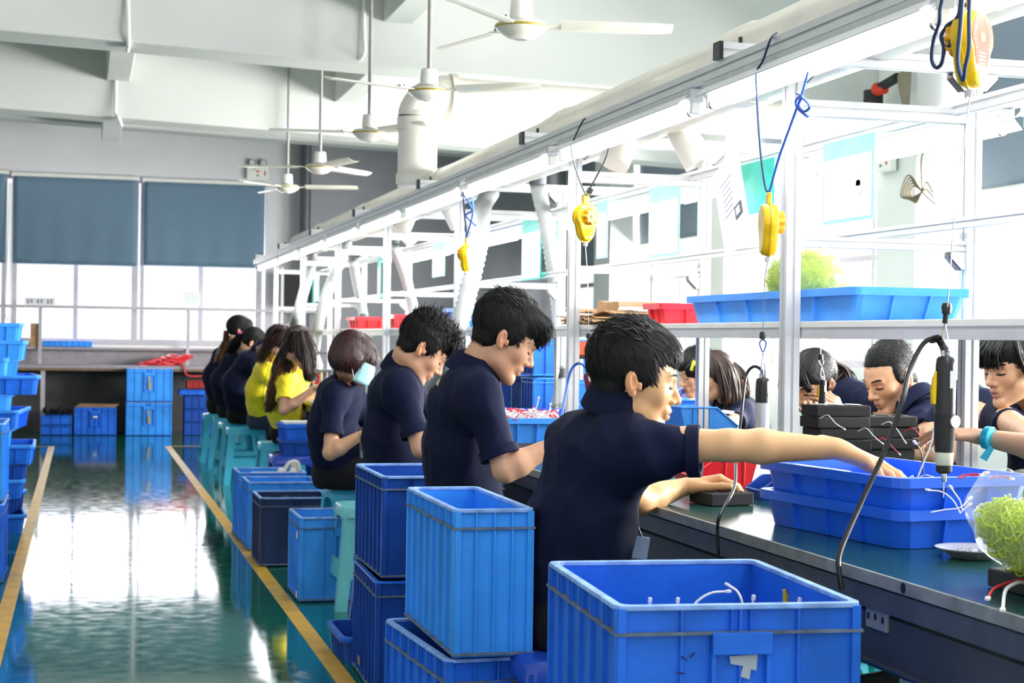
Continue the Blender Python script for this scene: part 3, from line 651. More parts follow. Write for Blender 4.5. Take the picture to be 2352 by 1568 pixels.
for i, (u, v, a) in enumerate(fpos):
    c = at(u, v, X=1.8); c.z = 2.535 if i < 3 else c.z
    if i == 0: place(fp, c, math.radians(a), fl_[0], 'ceiling fans over the aisle')
    else: dup(fp, c, math.radians(a), fl_[i], 'ceiling fans over the aisle')
# ---- workbench
bench = thing('assembly_bench', 'long dark green topped workbench shared by both rows of workers', 'workbench', (2.17, 4.3, 0))
TOPM = mat('bench_green_top', (.008, .06, .055), .20, noise=.4, nscale=3, bump=.03, bscale=30, spec=.4)
EDGE = mat('bench_edge_alu', (.30, .31, .29), .5, metal=.4, noise=.35, nscale=14)
TRUNK = mat('bench_trunking', (.075, .08, .09), .55, metal=.2, noise=.15, nscale=5)
TX0, TX1 = 1.485, 2.90
MB().bx(TX0 + .002, TX1, 1.0, 17.6, .735, .76).build('table_top', TOPM, bench, world=True)
MB().bx(TX0 - .004, TX0 + .003, 1.0, 17.6, .736, .7615).build('edge_strip', EDGE, bench, world=True, bev=.001)
MB().bx(TX0 + .012, TX0 + .05, 1.0, 17.6, .685, .728).build('front_beam', GREYM, bench, world=True)
MB().bx(TX0 + .03, TX0 + .09, 1.0, 17.6, .565, .672).build('cable_trunking', TRUNK, bench, world=True, bev=.002)
MB().bx(TX0 + .02, TX0 + .032, 1.0, 17.6, .575, .58).build('trunking_lip', GREYM, bench, world=True)
MB().bx(TX1 - .09, TX1 - .02, 1.0, 17.6, .60, .735).build('rear_beam', TRUNK, bench, world=True)
for y in [1.9, 3.3] + [q for q in PY]:
    profile(MB(), (1.78, y, 0), (1.78, y, .735)).build('leg', ALU, bench, world=True); profile(MB(), (2.72, y, 0), (2.72, y, .735)).build('leg', ALU, bench, world=True)
    MB().bx(1.78, 2.72, y - .02, y + .02, .15, .19).build('foot_rail', ALU, bench, world=True)
for u, v in ((2016, 1395), (1290, 1125)):
    c = at(u, v, X=TX0 + .028)
    so = MB().box(c, (.008, .086, .086)).build('socket_outlet', mat('socket_grey', (.34, .34, .33), .45), bench, world=True, bev=.002)
    for dy, dz in ((-.018, .012), (.018, .012), (0, -.018), (-.03, -.02), (.03, -.02)):
        MB().box(c + Vector((-.0045, dy, dz)), (.003, .006, .012)).build('slot', BLACK, bench, world=True)
for u, v in ((2090, 1350),): c = at(u, v, X=TX0 + .01); MB().cyl(c, c + Vector((-.014, 0, 0)), .011, n=10).build('bolt', BLACK, bench, world=True)
# ---- hanging instruction sheets
def sheet(u0, u1, v0, v1, m1, label, x=2.385, top=.22, papr=True):
    a = at(u0, v0, X=x); b = at(u1, v0, X=x); ya, yb = max(a.y, b.y), min(a.y, b.y); z1 = 1.865; z0 = z1 - (v1 - v0) * a.y / F * 1.05
    t = thing('instruction_sheet', label, 'sheet', (x, (ya + yb) / 2, z1), 0, 'instruction sheets hanging on the rack rail'); h = (ya - yb) / 2
    L_ = z0 - z1
    MB().bx(-.002, .002, -h, h, L_, 0).build('plastic_backing', m1, t)
    if papr:
        MB().bx(-.004, -.0025, -h + .012, h - .012, L_ + .01, L_ * top).build('page', PAPER, t)
    return t, h, L_
t, h, L_ = sheet(1893, 2010, 318, 510, GREENP, 'pale green framed work sheet with faint print, nearest on the rack rail')
MB().cyl((-.0045, -h * .45, L_ * .62), (-.006, -h * .45, L_ * .62), .026, n=16).build('printed_icon', mat('faint_print', (.62, .66, .76), .5), t); MB().box((-.005, -h * .45, L_ * .5), (.002, .03, .05)).build('printed_icon', MATS['faint_print'], t)
t, h, L_ = sheet(1690, 1778, 372, 490, GREEN, 'bright green work sheet behind the second yellow balancer', papr=False)
t, h, L_ = sheet(1492, 1562, 430, 590, GREENP, 'pale green work sheet left of the tilted white page')
sheet(1372, 1396, 470, 600, GREENP, 'narrow pale green work sheet beside the second rack post')
sheet(1200, 1244, 505, 640, GREEN, 'bright green work sheet above the second worker'); sheet(994, 1022, 565, 640, GREENP, 'pale green work sheet over the third worker')
sheet(868, 875, 600, 700, GREEN, 'thin green work sheet beside the fourth rack post'); sheet(722, 734, 640, 700, GREEN, 'small green work sheet at the far end of the rack')
c = at(1680, 465, X=2.30)
t = thing('white_page', 'tilted white printed page with a dark square pictogram hanging under the rack', 'page', c)
R_ = Matrix.Rotation(math.radians(-24), 3, 'X')
MB().box((0, 0, 0), (.002, .25, .36), R_).build('paper', PAPER, t)
ic = MB(); ic.box(R_ @ Vector((-.003, -.055, -.06)), (.002, .062, .05), R_); ic.build('pictogram', mat('print_dark', (.08, .10, .14), .6), t)
ic = MB(); ic.box(R_ @ Vector((-.0045, -.055, -.06)), (.002, .034, .028), R_); ic.build('pictogram_centre', PAPER, t)
ln = MB()
for k in range(7): ln.box(R_ @ Vector((-.003, .02, .10 - .022 * k)), (.002, .10 - .012 * (k % 3), .0035), R_)
ln.build('printed_lines', mat('faint_lines', (.55, .60, .68), .6), t)
# ================================================================== ON THE SHELF
def put(r, u, v, X, z, rz=0, label=None, group=None):
    c = at(u, v, X=X); return place(r, (c.x, c.y, z), rz, label, group)
ya = at(1962, 700, X=1.99).y; yb = at(1572, 700, X=1.99).y
T_ = tray_bits(yb - ya, .36, .092, TRAYL, n1=4, n2=2, c=.02); place(T_, (2.17, (ya + yb) / 2, 1.263), 0, 'light blue tray on the rack shelf holding a bag of lime green rubber rings')
shelf_tray_y = (ya + yb) / 2
R1 = tray_bits(.20, .30, .075, RED, 'parts_bin', n1=2, n2=2, c=.01); y1 = at(1535, 700, X=2.05).y; place(R1, (2.14, y1 + .02, 1.263), 0, 'red ribbed bin on the shelf between the cardboard and the light blue tray', None)
R1['category'] = 'bin'; R1['group'] = 'red bins on the rack shelf'
dup(R1, (2.12, at(920, 740, X=2.05).y, 1.263), 0, 'red ribbed bin far down the shelf, right of the rack post', 'red bins on the rack shelf', (1, 1.9, 1.2))
dup(R1, (2.12, at(828, 740, X=2.05).y, 1.263), 0, 'red ribbed bin far down the shelf, left of the rack post', 'red bins on the rack shelf', (1, 2.4, 1.2))
T2 = tray_bits(1.0, .36, .11, TRAYL, n1=4, n2=2, c=.02); place(T2, (2.2, at(1020, 720, X=2.05).y + .1, 1.263), 0, 'light blue tray on the shelf behind the spiky-haired worker')
yc = at(1400, 715, X=2.1).y
words = ['lowest sheet', 'second sheet', 'third sheet', 'topmost sheet']
for k in range(4):
    c = MB(); L2 = .30 - .02 * k; V = []; nx = 10
    for j in range(2):
        for i in range(nx + 1): V.append((-.15 + .3 * j + .01 * math.sin(k * 3 + i), -L2 + 2 * L2 * i / nx, .006 * math.sin(i * 1.7 + k * 2) + (.02 * (i / nx) ** 3 if k == 3 else 0)))
    Fs = [(i, i + 1, nx + 2 + i, nx + 1 + i) for i in range(nx)]
    c.add(V, Fs); o = c.build('cardboard_sheet', CARD, None, False, solid=.005); o.location = (2.10 + .01 * k, yc + .05 * (k % 3 - 1), 1.275 + .011 * k + (.004 if k == 3 else 0)); o.rotation_euler = (0, 0, .06 * (k - 1.5))
    tag(o, 'flattened brown cardboard on the rack shelf behind the near worker, ' + words[k] + ' of the pile', 'cardboard', 'cardboard sheets on the shelf')
t = thing('cardboard_flap', 'open brown cardboard box leaning on the shelf beside the red bin', 'cardboard', (2.18, at(1450, 700, X=2.15).y, 1.33))
MB().box((0, 0, .02), (.26, .30, .006), Matrix.Rotation(.08, 3, 'X')).build('panel', CARD, t); MB().box((-.13, 0, 0), (.005, .28, .05), Matrix.Rotation(.1, 3, 'Y')).build('side_flap', CARD, t)
# ================================================================== STOOLS
def stool_bits(m1, H=.455, s=.145, f=.185):
    t = thing('plastic_stool', '', 'stool')
    st = MB(); o = .012
    st.rings([[(-s + .02, -s, z), (s - .02, -s, z), (s, -s + .02, z), (s, s - .02, z), (s - .02, s, z), (-s + .02, s, z), (-s, s - .02, z), (-s, -s + .02, z)] if k == 0 else
              [(q[0] * k2, q[1] * k2, z) for q in [(-s + .02, -s), (s - .02, -s), (s, -s + .02), (s, s - .02), (s - .02, s), (-s + .02, s), (-s, s - .02), (-s, -s + .02)]] for k, k2, z in ((1, 1.06, H - .05), (1, 1.02, H - .012), (1, .97, H - .002), (1, .9, H))])
    st.build('seat', m1, t, True)
    def leg(sx, sy):
        mb = MB(); w = .062; th = .007
        a = Vector((sx * s, sy * s, H - .03)); b = Vector((sx * f, sy * f, 0)); wb = .05
        mb.rings([[a, a - Vector((sx * w, 0, 0)), a - Vector((sx * w, sy * th, 0)), a - Vector((sx * th, sy * th, 0)), a - Vector((sx * th, sy * w, 0)), a - Vector((0, sy * w, 0))],
                  [b, b - Vector((sx * wb, 0, 0)), b - Vector((sx * wb, sy * th, 0)), b - Vector((sx * th, sy * th, 0)), b - Vector((sx * th, sy * wb, 0)), b - Vector((0, sy * wb, 0))]])
        return mb
    for sx in (-1, 1):
        for sy in (-1, 1): leg(sx, sy).build('leg', m1, t)
    for ax in (0, 1):
        for sg in (-1, 1):
            for (z0, z1, k) in ((.135, .215, 0), (H - .12, H - .03, 1)):
                h0 = s + (f - s) * (1 - z0 / H); h1 = s + (f - s) * (1 - z1 / H); w0, w1 = h0 - .02, h1 - .02
                mb = MB()
                def pt(a, h, z): return (a, sg * (h - .002), z) if ax == 0 else (sg * (h - .002), a, z)
                def pti(a, h, z): return (a, sg * (h - .009), z) if ax == 0 else (sg * (h - .009), a, z)
                if k:   # arched upper band
                    n = 10; top = []; bot = []
                    for i in range(n + 1):
                        a = -1 + 2 * i / n; top.append((a * w1, h1, z1)); q = (1 - a * a) ** .5; zz_ = z0 + (z1 - z0) * .75 * q; hh_ = s + (f - s) * (1 - zz_ / H); bot.append((a * (hh_ - .02), hh_, zz_))
                    for i in range(n):
                        P4 = [pt(*bot[i]), pt(*bot[i + 1]), pt(*top[i + 1]), pt(*top[i])]; Q4 = [pti(*bot[i]), pti(*bot[i + 1]), pti(*top[i + 1]), pti(*top[i])]
                        mb.add(P4 + Q4, [(0, 1, 2, 3), (7, 6, 5, 4), (0, 4, 5, 1), (2, 6, 7, 3)])
                else:
                    P4 = [pt(-w0, h0, z0), pt(w0, h0, z0), pt(w1, h1, z1), pt(-w1, h1, z1)]; Q4 = [pti(-w0, h0, z0), pti(w0, h0, z0), pti(w1, h1, z1), pti(-w1, h1, z1)]
                    mb.add(P4 + Q4, [(0, 1, 2, 3), (7, 6, 5, 4), (0, 4, 5, 1), (2, 6, 7, 3), (0, 3, 7, 4), (1, 5, 6, 2)])
                mb.build('apron' if k else 'stretcher', m1, t)
    return t
S0 = stool_bits(TEAL)
place(S0, (1.29, 13.55, 0), 0, 'teal plastic stool under the dark-red-haired worker in yellow', 'teal stools along the near row')
dup(S0, (1.30, 14.35, 0), .1, 'teal plastic stool just beyond the dark-red-haired worker in yellow', 'teal stools along the near row')
dup(S0, (1.30, 15.2, 0), -.1, 'teal plastic stool second from the far end of the near row', 'teal stools along the near row')
dup(S0, (1.27, 15.95, 0), 0, 'teal plastic stool at the far end of the near row', 'teal stools along the near row')
dup(S0, (1.36, 11.7, 0), 0, 'teal plastic stool under the long-haired worker in yellow nearest the camera', 'teal stools along the near row')
dup(S0, (1.34, 8.2, 0), .08, 'teal plastic stool under the worker with a face mask', 'teal stools along the near row')
g = setmat(dup(S0, (1.27, 7.36, 0), 0, 'pale teal plastic stool standing beside the two-high crate stack', 'teal stools along the near row'), {'stool_teal': TEALG})
s1 = setmat(dup(S0, (1.15, 3.84, 0), .05, 'deep blue plastic stool under the worker reaching into the tray', 'blue stools'), {'stool_teal': STBLUE})
setmat(dup(S0, (1.24, 5.1, 0), 0, 'deep blue plastic stool under the standing-tall worker with a fringe', 'blue stools'), {'stool_teal': STBLUE})
setmat(dup(S0, (1.24, 6.5, 0), 0, 'deep blue plastic stool under the spiky-haired worker', 'blue stools'), {'stool_teal': STBLUE})
c = at(640, 1045, Z=.45); setmat(dup(S0, (c.x + .10, c.y, 0), 0, 'deep blue plastic stool used as a stand for small trays', 'blue stools'), {'stool_teal': STBLUE}); stx, sty = c.x + .10, c.y
for i, (y, w_) in enumerate(((4.9, 'in the wristband worker\'s place'), (5.75, 'under the crew-cut worker'), (6.5, 'under the ponytailed worker'), (7.4, 'under the bobbed worker'))):
    dup(S0, (3.18, y, 0), 0, 'teal plastic stool on the far side of the bench ' + w_, 'teal stools of the opposite row')
# small trays on the blue stool
for k in range(2):
    T_ = tray_bits(.30, .26, .10, CRATE3 if k == 0 else CRATE, n1=3, n2=2); place(T_, (stx + .03, sty, .456 + .095 * k), .1 * k, ('lower' if k == 0 else 'upper') + ' of two small blue trays on the blue stool', 'small trays on the stool')
tag(MB().box((stx + .02, sty, .659), (.2, .22, .012)).build('white_cloth', PAPER), 'folded white cloth on the small trays on the blue stool', 'cloth')

# ================================================================== FLOOR CRATES
def fc(u, v, rimz, L, Wd, Hh, body, label, group, rz=0, z=0, nl=7, nw=4, rimm=RIMW, handle=True, tilt=None, Zc=None, dust=DUST):
    c = at(u, v, Z=rimz); r = crate_bits(L, Wd, Hh, body, rimm, dust, nl, nw, handle)
    R = Matrix.Rotation(rz, 3, 'Z'); o = R @ Vector((Wd / 2, L / 2, 0))
    place(r, (c.x + o.x, c.y + o.y, z), rz, label, group); return r
GF = 'blue crates beside the near row'
near = fc(1415, 1392, .755, .57, .44, .375, CRATE, 'large worn blue crate in the foreground beside the workbench', GF, -.07, .38, 6, 4)
n2 = dup(near, (near.location.x, near.location.y, 0), -.07, 'blue crate directly under the large foreground crate', GF)
# marks on the near crate front
mk = MB()
for (x, z, w_, h_, a) in ((-.10, .285, .012, .003, .6), (-.085, .29, .012, .003, -.7), (-.105, .26, .014, .003, .1), (-.09, .235, .016, .006, .3), (-.10, .225, .02, .006, -.3), (-.088, .205, .02, .006, .4), (-.095, .19, .022, .005, -.2), (-.08, .18, .004, .02, 0)):
    mk.box((x + .0, -.2835, z), (w_, .0015, h_), Matrix.Rotation(a, 3, 'Y'))
mk.build('marker_writing', mat('marker_ink', (.01, .02, .12), .7), near)
MB().prism([(x_, -.284, z_ + .052) for x_, z_ in ((-.02, .235), (.03, .237), (.028, .21), (.018, .212), (.016, .195), (.0, .20), (.004, .218), (-.018, .222))], (0, -.001, 0)).build('torn_label', mat('label_torn', (.45, .52, .6), .8), near)
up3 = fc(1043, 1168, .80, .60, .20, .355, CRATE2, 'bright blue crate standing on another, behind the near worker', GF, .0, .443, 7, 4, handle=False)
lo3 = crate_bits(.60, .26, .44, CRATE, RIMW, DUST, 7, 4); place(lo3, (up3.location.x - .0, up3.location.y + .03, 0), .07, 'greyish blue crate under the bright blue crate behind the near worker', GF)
bA = crate_bits(.40, .36, .34, CRATE, CRATE2, CRATE3, 5, 4); place(bA, (1.70, 5.25, 0), 0, 'blue crate under the bench behind the near worker, lower of two', 'crates under the bench')
dup(bA, (1.70, 5.25, .345), 0, 'blue crate under the bench behind the near worker, upper of two', 'crates under the bench')
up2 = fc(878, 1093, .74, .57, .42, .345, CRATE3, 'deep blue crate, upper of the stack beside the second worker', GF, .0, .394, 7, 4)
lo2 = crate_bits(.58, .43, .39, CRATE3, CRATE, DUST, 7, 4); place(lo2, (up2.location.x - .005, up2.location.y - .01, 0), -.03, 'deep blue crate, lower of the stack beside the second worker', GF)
MB().box((-.2175, .08, .06), (.002, .05, .03)).build('old_label', mat('label_brown', (.30, .22, .22), .7), lo2)
T_ = tray_bits(.40, .30, .10, CRATE3, n1=4, n2=3, rimm=CRATE); c = at(790, 1440, X=.93); place(T_, (1.08, 6.2, 0), 0, 'low blue tray on the floor peeking out left of the two-high deep blue stack')
GA = 'blue crates in a row before the masked worker'
A = fc(688, 1188, .385, .42, .42, .385, CRATE2, 'light blue crate nearest of the row before the masked worker', GA, 0, 0, 5, 4)
MB().box((-.212, -.15, .30), (.002, .04, .03)).build('label', LABW, A); MB().box((-.212, -.15, .03), (.002, .03, .03)).build('label', LABW, A)
B = fc(597, 1143, .36, .42, .38, .36, CRATEN, 'dark navy crate holding black parts, second of the row before the masked worker', GA, 0, 0, 5, 4, rimm=RIMW)
C_ = fc(570, 1107, .385, .40, .40, .385, CRATE2, 'blue crate third of the row, behind the dark navy crate', GA, 0, 0, 5, 4)
D_ = fc(548, 1085, .40, .40, .40, .40, CRATE2, 'blue crate farthest of the row, with white parts in it', GA, 0, 0, 5, 4)
bp = MB(); bl_ = B.location
for k in range(46):
    p = Vector((rng.uniform(-.16, .16), rng.uniform(-.17, .17), rng.uniform(.27, .325))); bp.box(p, (.05, .04, .03), Matrix.Rotation(rng.uniform(0, 3), 3, 'Z') @ Matrix.Rotation(rng.uniform(-.6, .6), 3, 'X'))
o = bp.build('black_parts', BLACK, None, bev=.004); o.location = bl_; tag(o, 'heap of small black plastic parts filling the dark navy crate', 'parts', kind='stuff')
bp = MB(); dl = D_.location
for k in range(8): bp.ball((dl.x + rng.uniform(.0, .17), dl.y - .05 + rng.uniform(-.1, .1), .385 + rng.uniform(-.02, .03)), .024, 6)
bp.tube([(dl.x + .08, dl.y, .38), (dl.x + .12, dl.y, .44), (dl.x + .17, dl.y, .44), (dl.x + .18, dl.y, .38)], .012, 8, 5); bp.box((dl.x + .05, dl.y, .37), (.3, .2, .02))
tag(bp.build('white_parts', mat('parts_cream', (.72, .70, .62), .5), None, True), 'heap of cream white plastic parts on the farthest crate of the row', 'parts', kind='stuff')
# wires and parts in the near crate
def wire(pts, r, label, group, m_=WIREW, plug=WIREW, cat='wire'):
    t = thing('connector_wire', label, cat, pts[0], 0, group)
    MB().tube(pts, r, 6, 6).build('wire', m_, t, True, world=True)
    a, b = Vector(pts[-2]), Vector(pts[-1]); d = (b - a).normalized()
    R = d.to_track_quat('Z', 'Y').to_matrix(); MB().box(b + d * .004, (.009, .005, .010), R).build('plug', plug, t, bev=.001, world=True)
    return t
def wpix(l, X): return [at(u, v, X=X) for u, v in l]
GW = 'white connector wires in the foreground crate'
nb = MB(); nc = near.location
nb.box((nc.x, nc.y, .50), (.40, .53, .012), Matrix.Rotation(-.07, 3, 'Z'))
for k in range(60):
    p = Vector((nc.x + rng.uniform(-.17, .17), nc.y + rng.uniform(-.22, .22), rng.uniform(.5, .53))); nb.tube([p, p + Vector((rng.uniform(-.05, .05), rng.uniform(-.05, .05), .02)), p + Vector((rng.uniform(-.08, .08), rng.uniform(-.08, .08), -.0))], .0022, 5, 4)
tag(nb.build('cable_fill', CORDN, None, True), 'dark layer of cables filling the bottom of the foreground crate', 'cables', kind='stuff')
def up(u, v, Y): return at(u, v, Y=Y)
wire([up(1585, 1410, 2.85), up(1600, 1382, 2.85), up(1632, 1362, 2.85), up(1668, 1358, 2.85)], .0022, 'long white wire curving over the middle of the foreground crate', GW)
wire([up(1708, 1395, 2.85), up(1700, 1370, 2.85), up(1690, 1355, 2.85), up(1675, 1345, 2.85)], .0022, 'short white wire rising beside the long one in the foreground crate', GW)
for u, v, w_ in ((1492, 1383, 'leftmost in the crate'), (1556, 1383, 'second from the left in the crate'), (1730, 1377, 'right of the crossing wires'), (1836, 1383, 'beside the yellow rag')):
    wire([up(u - 4, v + 40, 2.85), up(u - 2, v + 15, 2.85), up(u, v, 2.85)], .0022, 'white plug tip standing up, ' + w_, GW)
yr = MB()
for k in range(9): 
    a = up(1815 + rng.uniform(-12, 12), 1412, 2.95); yr.tube([a, up(1815 + rng.uniform(-16, 16), 1385, 2.95), up(1818 + rng.uniform(-20, 14), rng.uniform(1352, 1378), 2.95)], .0035, 5, 4)
tag(yr.build('yellow_rag', mat('rag_yellow', (.72, .55, .03), .8), None, True), 'frayed scrap of yellow plastic in the foreground crate', 'rag')

# ================================================================== BIG DOUBLE TRAY ON THE BENCH
big = tray_bits(.58, .38, .085, TRAYB, n1=3, n2=2, rimm=TRAYB, c=.028)
P4 = at(2066, 1100, Z=.915)
tc_ = Vector((1.585, 2.93, .76)); rzt = .0
tx, ty = P4.x + .19 * .989 - .29 * .149, P4.y + .29 * .989 + .19 * .149
place(big, (tx, ty, .761), .15, 'large bright blue tray, lower of the two nested on the bench', 'nested bright blue trays')
big2 = dup(big, (tx, ty, .831), .15, 'large bright blue tray, upper of the two nested, holding white wires', 'nested bright blue trays')
GT = 'white wires in the big blue tray'
bt = MB()
for k in range(70):
    p = Vector((tx + rng.uniform(-.10, .10), ty + rng.uniform(-.17, .17), .85 + rng.uniform(0, .02)))
    bt.tube([p, p + Vector((rng.uniform(-.05, .05), rng.uniform(-.06, .06), .02)), p + Vector((rng.uniform(-.09, .09), rng.uniform(-.09, .09), 0))], .0022, 5, 4)
tag(bt.build('wire_heap', mat('wire_pale', (.55, .62, .78), .4), None, True), 'heap of pale thin wires lying in the upper big blue tray', 'wires', kind='stuff')
def tw(l, Y, label, group=GT, m_=WIREW, r=.0015): return wire([at(u, v, Y=Y) for u, v in l], r, label, group, m_)
tw([(2108, 1095), (2122, 1060), (2138, 1020), (2144, 990)], 3.10, 'long white wire standing upright in the big tray beside the black screwdriver')
tw([(2120, 1088), (2118, 1045), (2112, 1030), (2104, 1019)], 3.3, 'short black wire with a white plug above the far tray rim', m_=BLACK)
# wires hanging over the outside of the tray on its near face
tw([(2205, 1178), (2190, 1150), (2165, 1130), (2135, 1125)], P4.y - .01, 'white wire arching to the left before the big tray'); tw([(2210, 1170), (2205, 1150), (2195, 1135), (2186, 1122)], P4.y - .01, 'white wire with its plug up, middle one before the big tray')
tw([(2138, 1176), (2170, 1170), (2205, 1165), (2226, 1146)], P4.y - .01, 'white wire sweeping right before the big tray'); tw([(2205, 1178), (2215, 1168), (2224, 1160)], P4.y + .0, 'short white wire right of the sweeping one'); tw([(2234, 1177), (2243, 1168), (2250, 1162)], P4.y + .0, 'short white wire rightmost before the big tray')
for i, l in enumerate(([(2200, 1097), (2215, 1090), (2240, 1092), (2262, 1086)], [(2205, 1099), (2230, 1088), (2250, 1090)], [(2275, 1098), (2300, 1094), (2320, 1098)])):
    tw(l, 3.0, ('red wire arching over the tray rim near the black screwdriver', 'second red wire beside it over the tray rim', 'red wire farther right over the tray rim')[i], 'red wires in the big blue tray', WIRER)
# ================================================================== BINS, SPEAKERS, JIGS
def open_bin(L, Wd, H, body, label, loc, rz, group=None, cat='bin'):
    t = thing('picking_bin', label, cat, loc, rz, group); w = Wd / 2; k = .9
    def side(y, s):
        return [(0, y, 0), (L * .88, y, 0), (L, y * 1.06, H), (L * .34, y * 1.06, H), (-L * .06, y * 1.04, H * .42)]
    b = MB()
    for s in (-1, 1): b.prism(side(s * w, s), (0, -s * .003, 0))
    b.prism([(0, -w, 0), (L * .88, -w, 0), (L * .88, -w, .003), (0, -w, .003)], (0, Wd, 0))
    b.prism([(L * .88, -w, 0), (L, -w * 1.06, H), (L - .003, -w * 1.06, H), (L * .88 - .003, -w, 0)], (0, Wd * 1.03, 0))
    b.prism([(0, -w, 0), (-L * .06, -w * 1.04, H * .42), (-L * .06 + .003, -w * 1.04, H * .42), (.003, -w, 0)], (0, Wd * 1.02, 0))
    for s in (-1, 1):
        for q in (.45, .75): b.prism([(L * q, s * w, .01), (L * q + .006, s * w, .01), (L * q + .006, s * w * 1.06, H - .006), (L * q, s * w * 1.06, H - .006)], (0, s * .004, 0))
    b.build('shell', body, t, bev=.0012)
    r = MB()
    for s in (-1, 1): r.tube([(L, s * w * 1.08, H), (L * .34, s * w * 1.08, H), (-L * .06, s * w * 1.06, H * .42)], .0045, 6, 0)
    r.tube([(L, -w * 1.08, H), (L, w * 1.08, H)], .0045, 6, 1); r.tube([(-L * .06, -w * 1.06, H * .42), (-L * .06, w * 1.06, H * .42)], .0045, 6, 1)
    r.build('rolled_rim', body, t, True); return t
c = at(1598, 1122, Z=.76); open_bin(.20, .16, .092, RED, 'bright red picking bin with a sloped open front on the bench', (c.x, c.y + .08, .76), 0)
c = at(1744, 1148, Z=.76); open_bin(.12, .10, .06, CRATE3, 'small dark blue picking bin between the red bin and the big tray', (c.x + .01, c.y + .05, .76), 0)
c = at(1670, 1000, X=2.62); open_bin(.24, .16, .13, TRAYL, 'light blue picking bin facing the opposite row, behind the near worker\'s arm', (c.x, c.y, .80), PI, 'light blue picking bins'); 
open_bin(.24, .16, .13, TRAYL, 'light blue picking bin facing the opposite row, second behind the first', (c.x + .03, c.y + .24, .82), PI, 'light blue picking bins')
tag(MB().bx(c.x - .26, c.x + .06, c.y - .1, c.y + .34, .76, .80).build('bin_stand', GREYM, None, bev=.004), 'grey stand under the light blue picking bins on the bench', 'stand')
# stack of black speakers
GS = 'black speaker boxes stacked on the bench'
def speaker_box():
    t = thing('speaker_box', '', 'speaker'); MB().box((0, 0, .0175), (.185, .12, .034)).build('case', BLACKM, t, bev=.004)
    for k in (-1, 0, 1):
        f_ = MB(); f_.lathe([(.016, 0), (.022, 0), (.022, .0025), (.016, .0025)], (k * .056, 0, .0345), n=20, sq=1.9); f_.build('grille_ring', BLACK, t, True)
    MB().bx(-.086, .086, -.0605, -.0595, .006, .030).build('front_band', BLACK, t)
    return t
sb = speaker_box(); q = at(1910, 1040, X=2.30); k0 = 0
num = ['lowest', 'second lowest', 'third lowest', 'middle', 'third from top', 'second from top', 'topmost']
for col_, (dx, nn) in enumerate(((0, 7), (.20, 6))):
    for k in range(nn):
        loc = (q.x + dx + .008 * math.sin(k * 2.1), q.y - (.03 if col_ == 0 else -.04) + .006 * math.cos(k * 3), .761 + .0355 * k); lab = 'black speaker box with thin wires, %s of the %s stack on the bench' % (num[k if nn == 7 else min(k, 5) if k < 5 else 6], ('left', 'right')[col_])
        if col_ == 0 and k == 0: place(sb, loc, .05, lab, GS)
        else: dup(sb, loc, .05 * math.sin(k * 1.7 + col_), lab, GS)
ax, ay = q.x, q.y - .1
gw = 'thin wires dangling from the speaker stack'
for i, (dx, z, m_) in enumerate(((-.09, .97, WIREW), (.04, .93, WIREW), (.10, .90, WIRER), (.20, .93, WIRER), (-.02, .88, WIRER), (.12, .95, WIREW), (.24, .89, WIREW))):
    p = Vector((ax + dx, ay, z)); wire([p, p + Vector((.02, -.015, .01)), p + Vector((.045, -.02, -.015)), p + Vector((.07, -.02, -.03 - .004 * i))], .0018, ('white', 'red')[m_ is WIRER] + ' thin wire dangling on the speaker stack, ' + ('at its left end', 'below the top box', 'on the middle of the seam', 'on the right stack', 'low on the left stack', 'near the top between both stacks', 'low on the right stack')[i], gw, m_)
c = at(2340, 1085, X=2.25); dup(sb, (c.x + .05, c.y, .79), .1, 'black speaker box lying alone before the wristband worker', GS)
tag(MB().bx(c.x - .06, c.x + .2, c.y - .09, c.y + .09, .76, .789).build('foam_block', BLACKM, None), 'black foam block under the lone speaker box', 'foam')
c = at(1683, 1163, Z=.76); dup(sb, (c.x - .005, c.y + .07, .761), .15, 'black speaker box under the near worker\'s left hand', GS, (.72, 1, 1))
c = at(2352, 1370, Z=.76); dup(sb, (c.x + .09, c.y + .06, .761), .0, 'black speaker box at the lower right photo edge by the bench edge', GS)
wire([(c.x + .0, c.y + .0, .79), at(2325, 1335, Z=.79), at(2285, 1350, Z=.785), at(2270, 1372, Z=.775)], .0024, 'red wire curling from the speaker at the lower right edge', 'wires at the lower right', WIRER)
wire([(c.x + .0, c.y + .0, .785), at(2335, 1338, Z=.79), at(2310, 1355, Z=.785), at(2303, 1398, Z=.765)], .003, 'white wire curling from the speaker at the lower right edge', 'wires at the lower right', WIREW)
# steel dish of screws
c = at(2236, 1275, Z=.765); t = thing('steel_dish', 'round steel dish of small screws beside the lime bag', 'dish', (c.x, c.y, .761))
MB().lathe([(0, 0), (.045, 0), (.066, .016), (.078, .019), (.079, .021), (.066, .0185), (.044, .003), (0, .003)], n=48).build('dish', mat('dish_steel', (.82, .82, .82), .38, metal=.7), t, True)
sc_ = MB()
for k in range(260):
    p = Vector((rng.normal(0, .018), rng.normal(0, .018), .006 + rng.uniform(0, .008))); d = Vector((rng.uniform(-1, 1), rng.uniform(-1, 1), rng.uniform(-.3, .3))).normalized() * .004; sc_.cyl(p - d, p + d, .0011, .0007, 5)
o = sc_.build('screws', STEEL, None); o.location = (c.x, c.y, .761); tag(o, 'small steel screws heaped in the round dish', 'screws', kind='stuff')
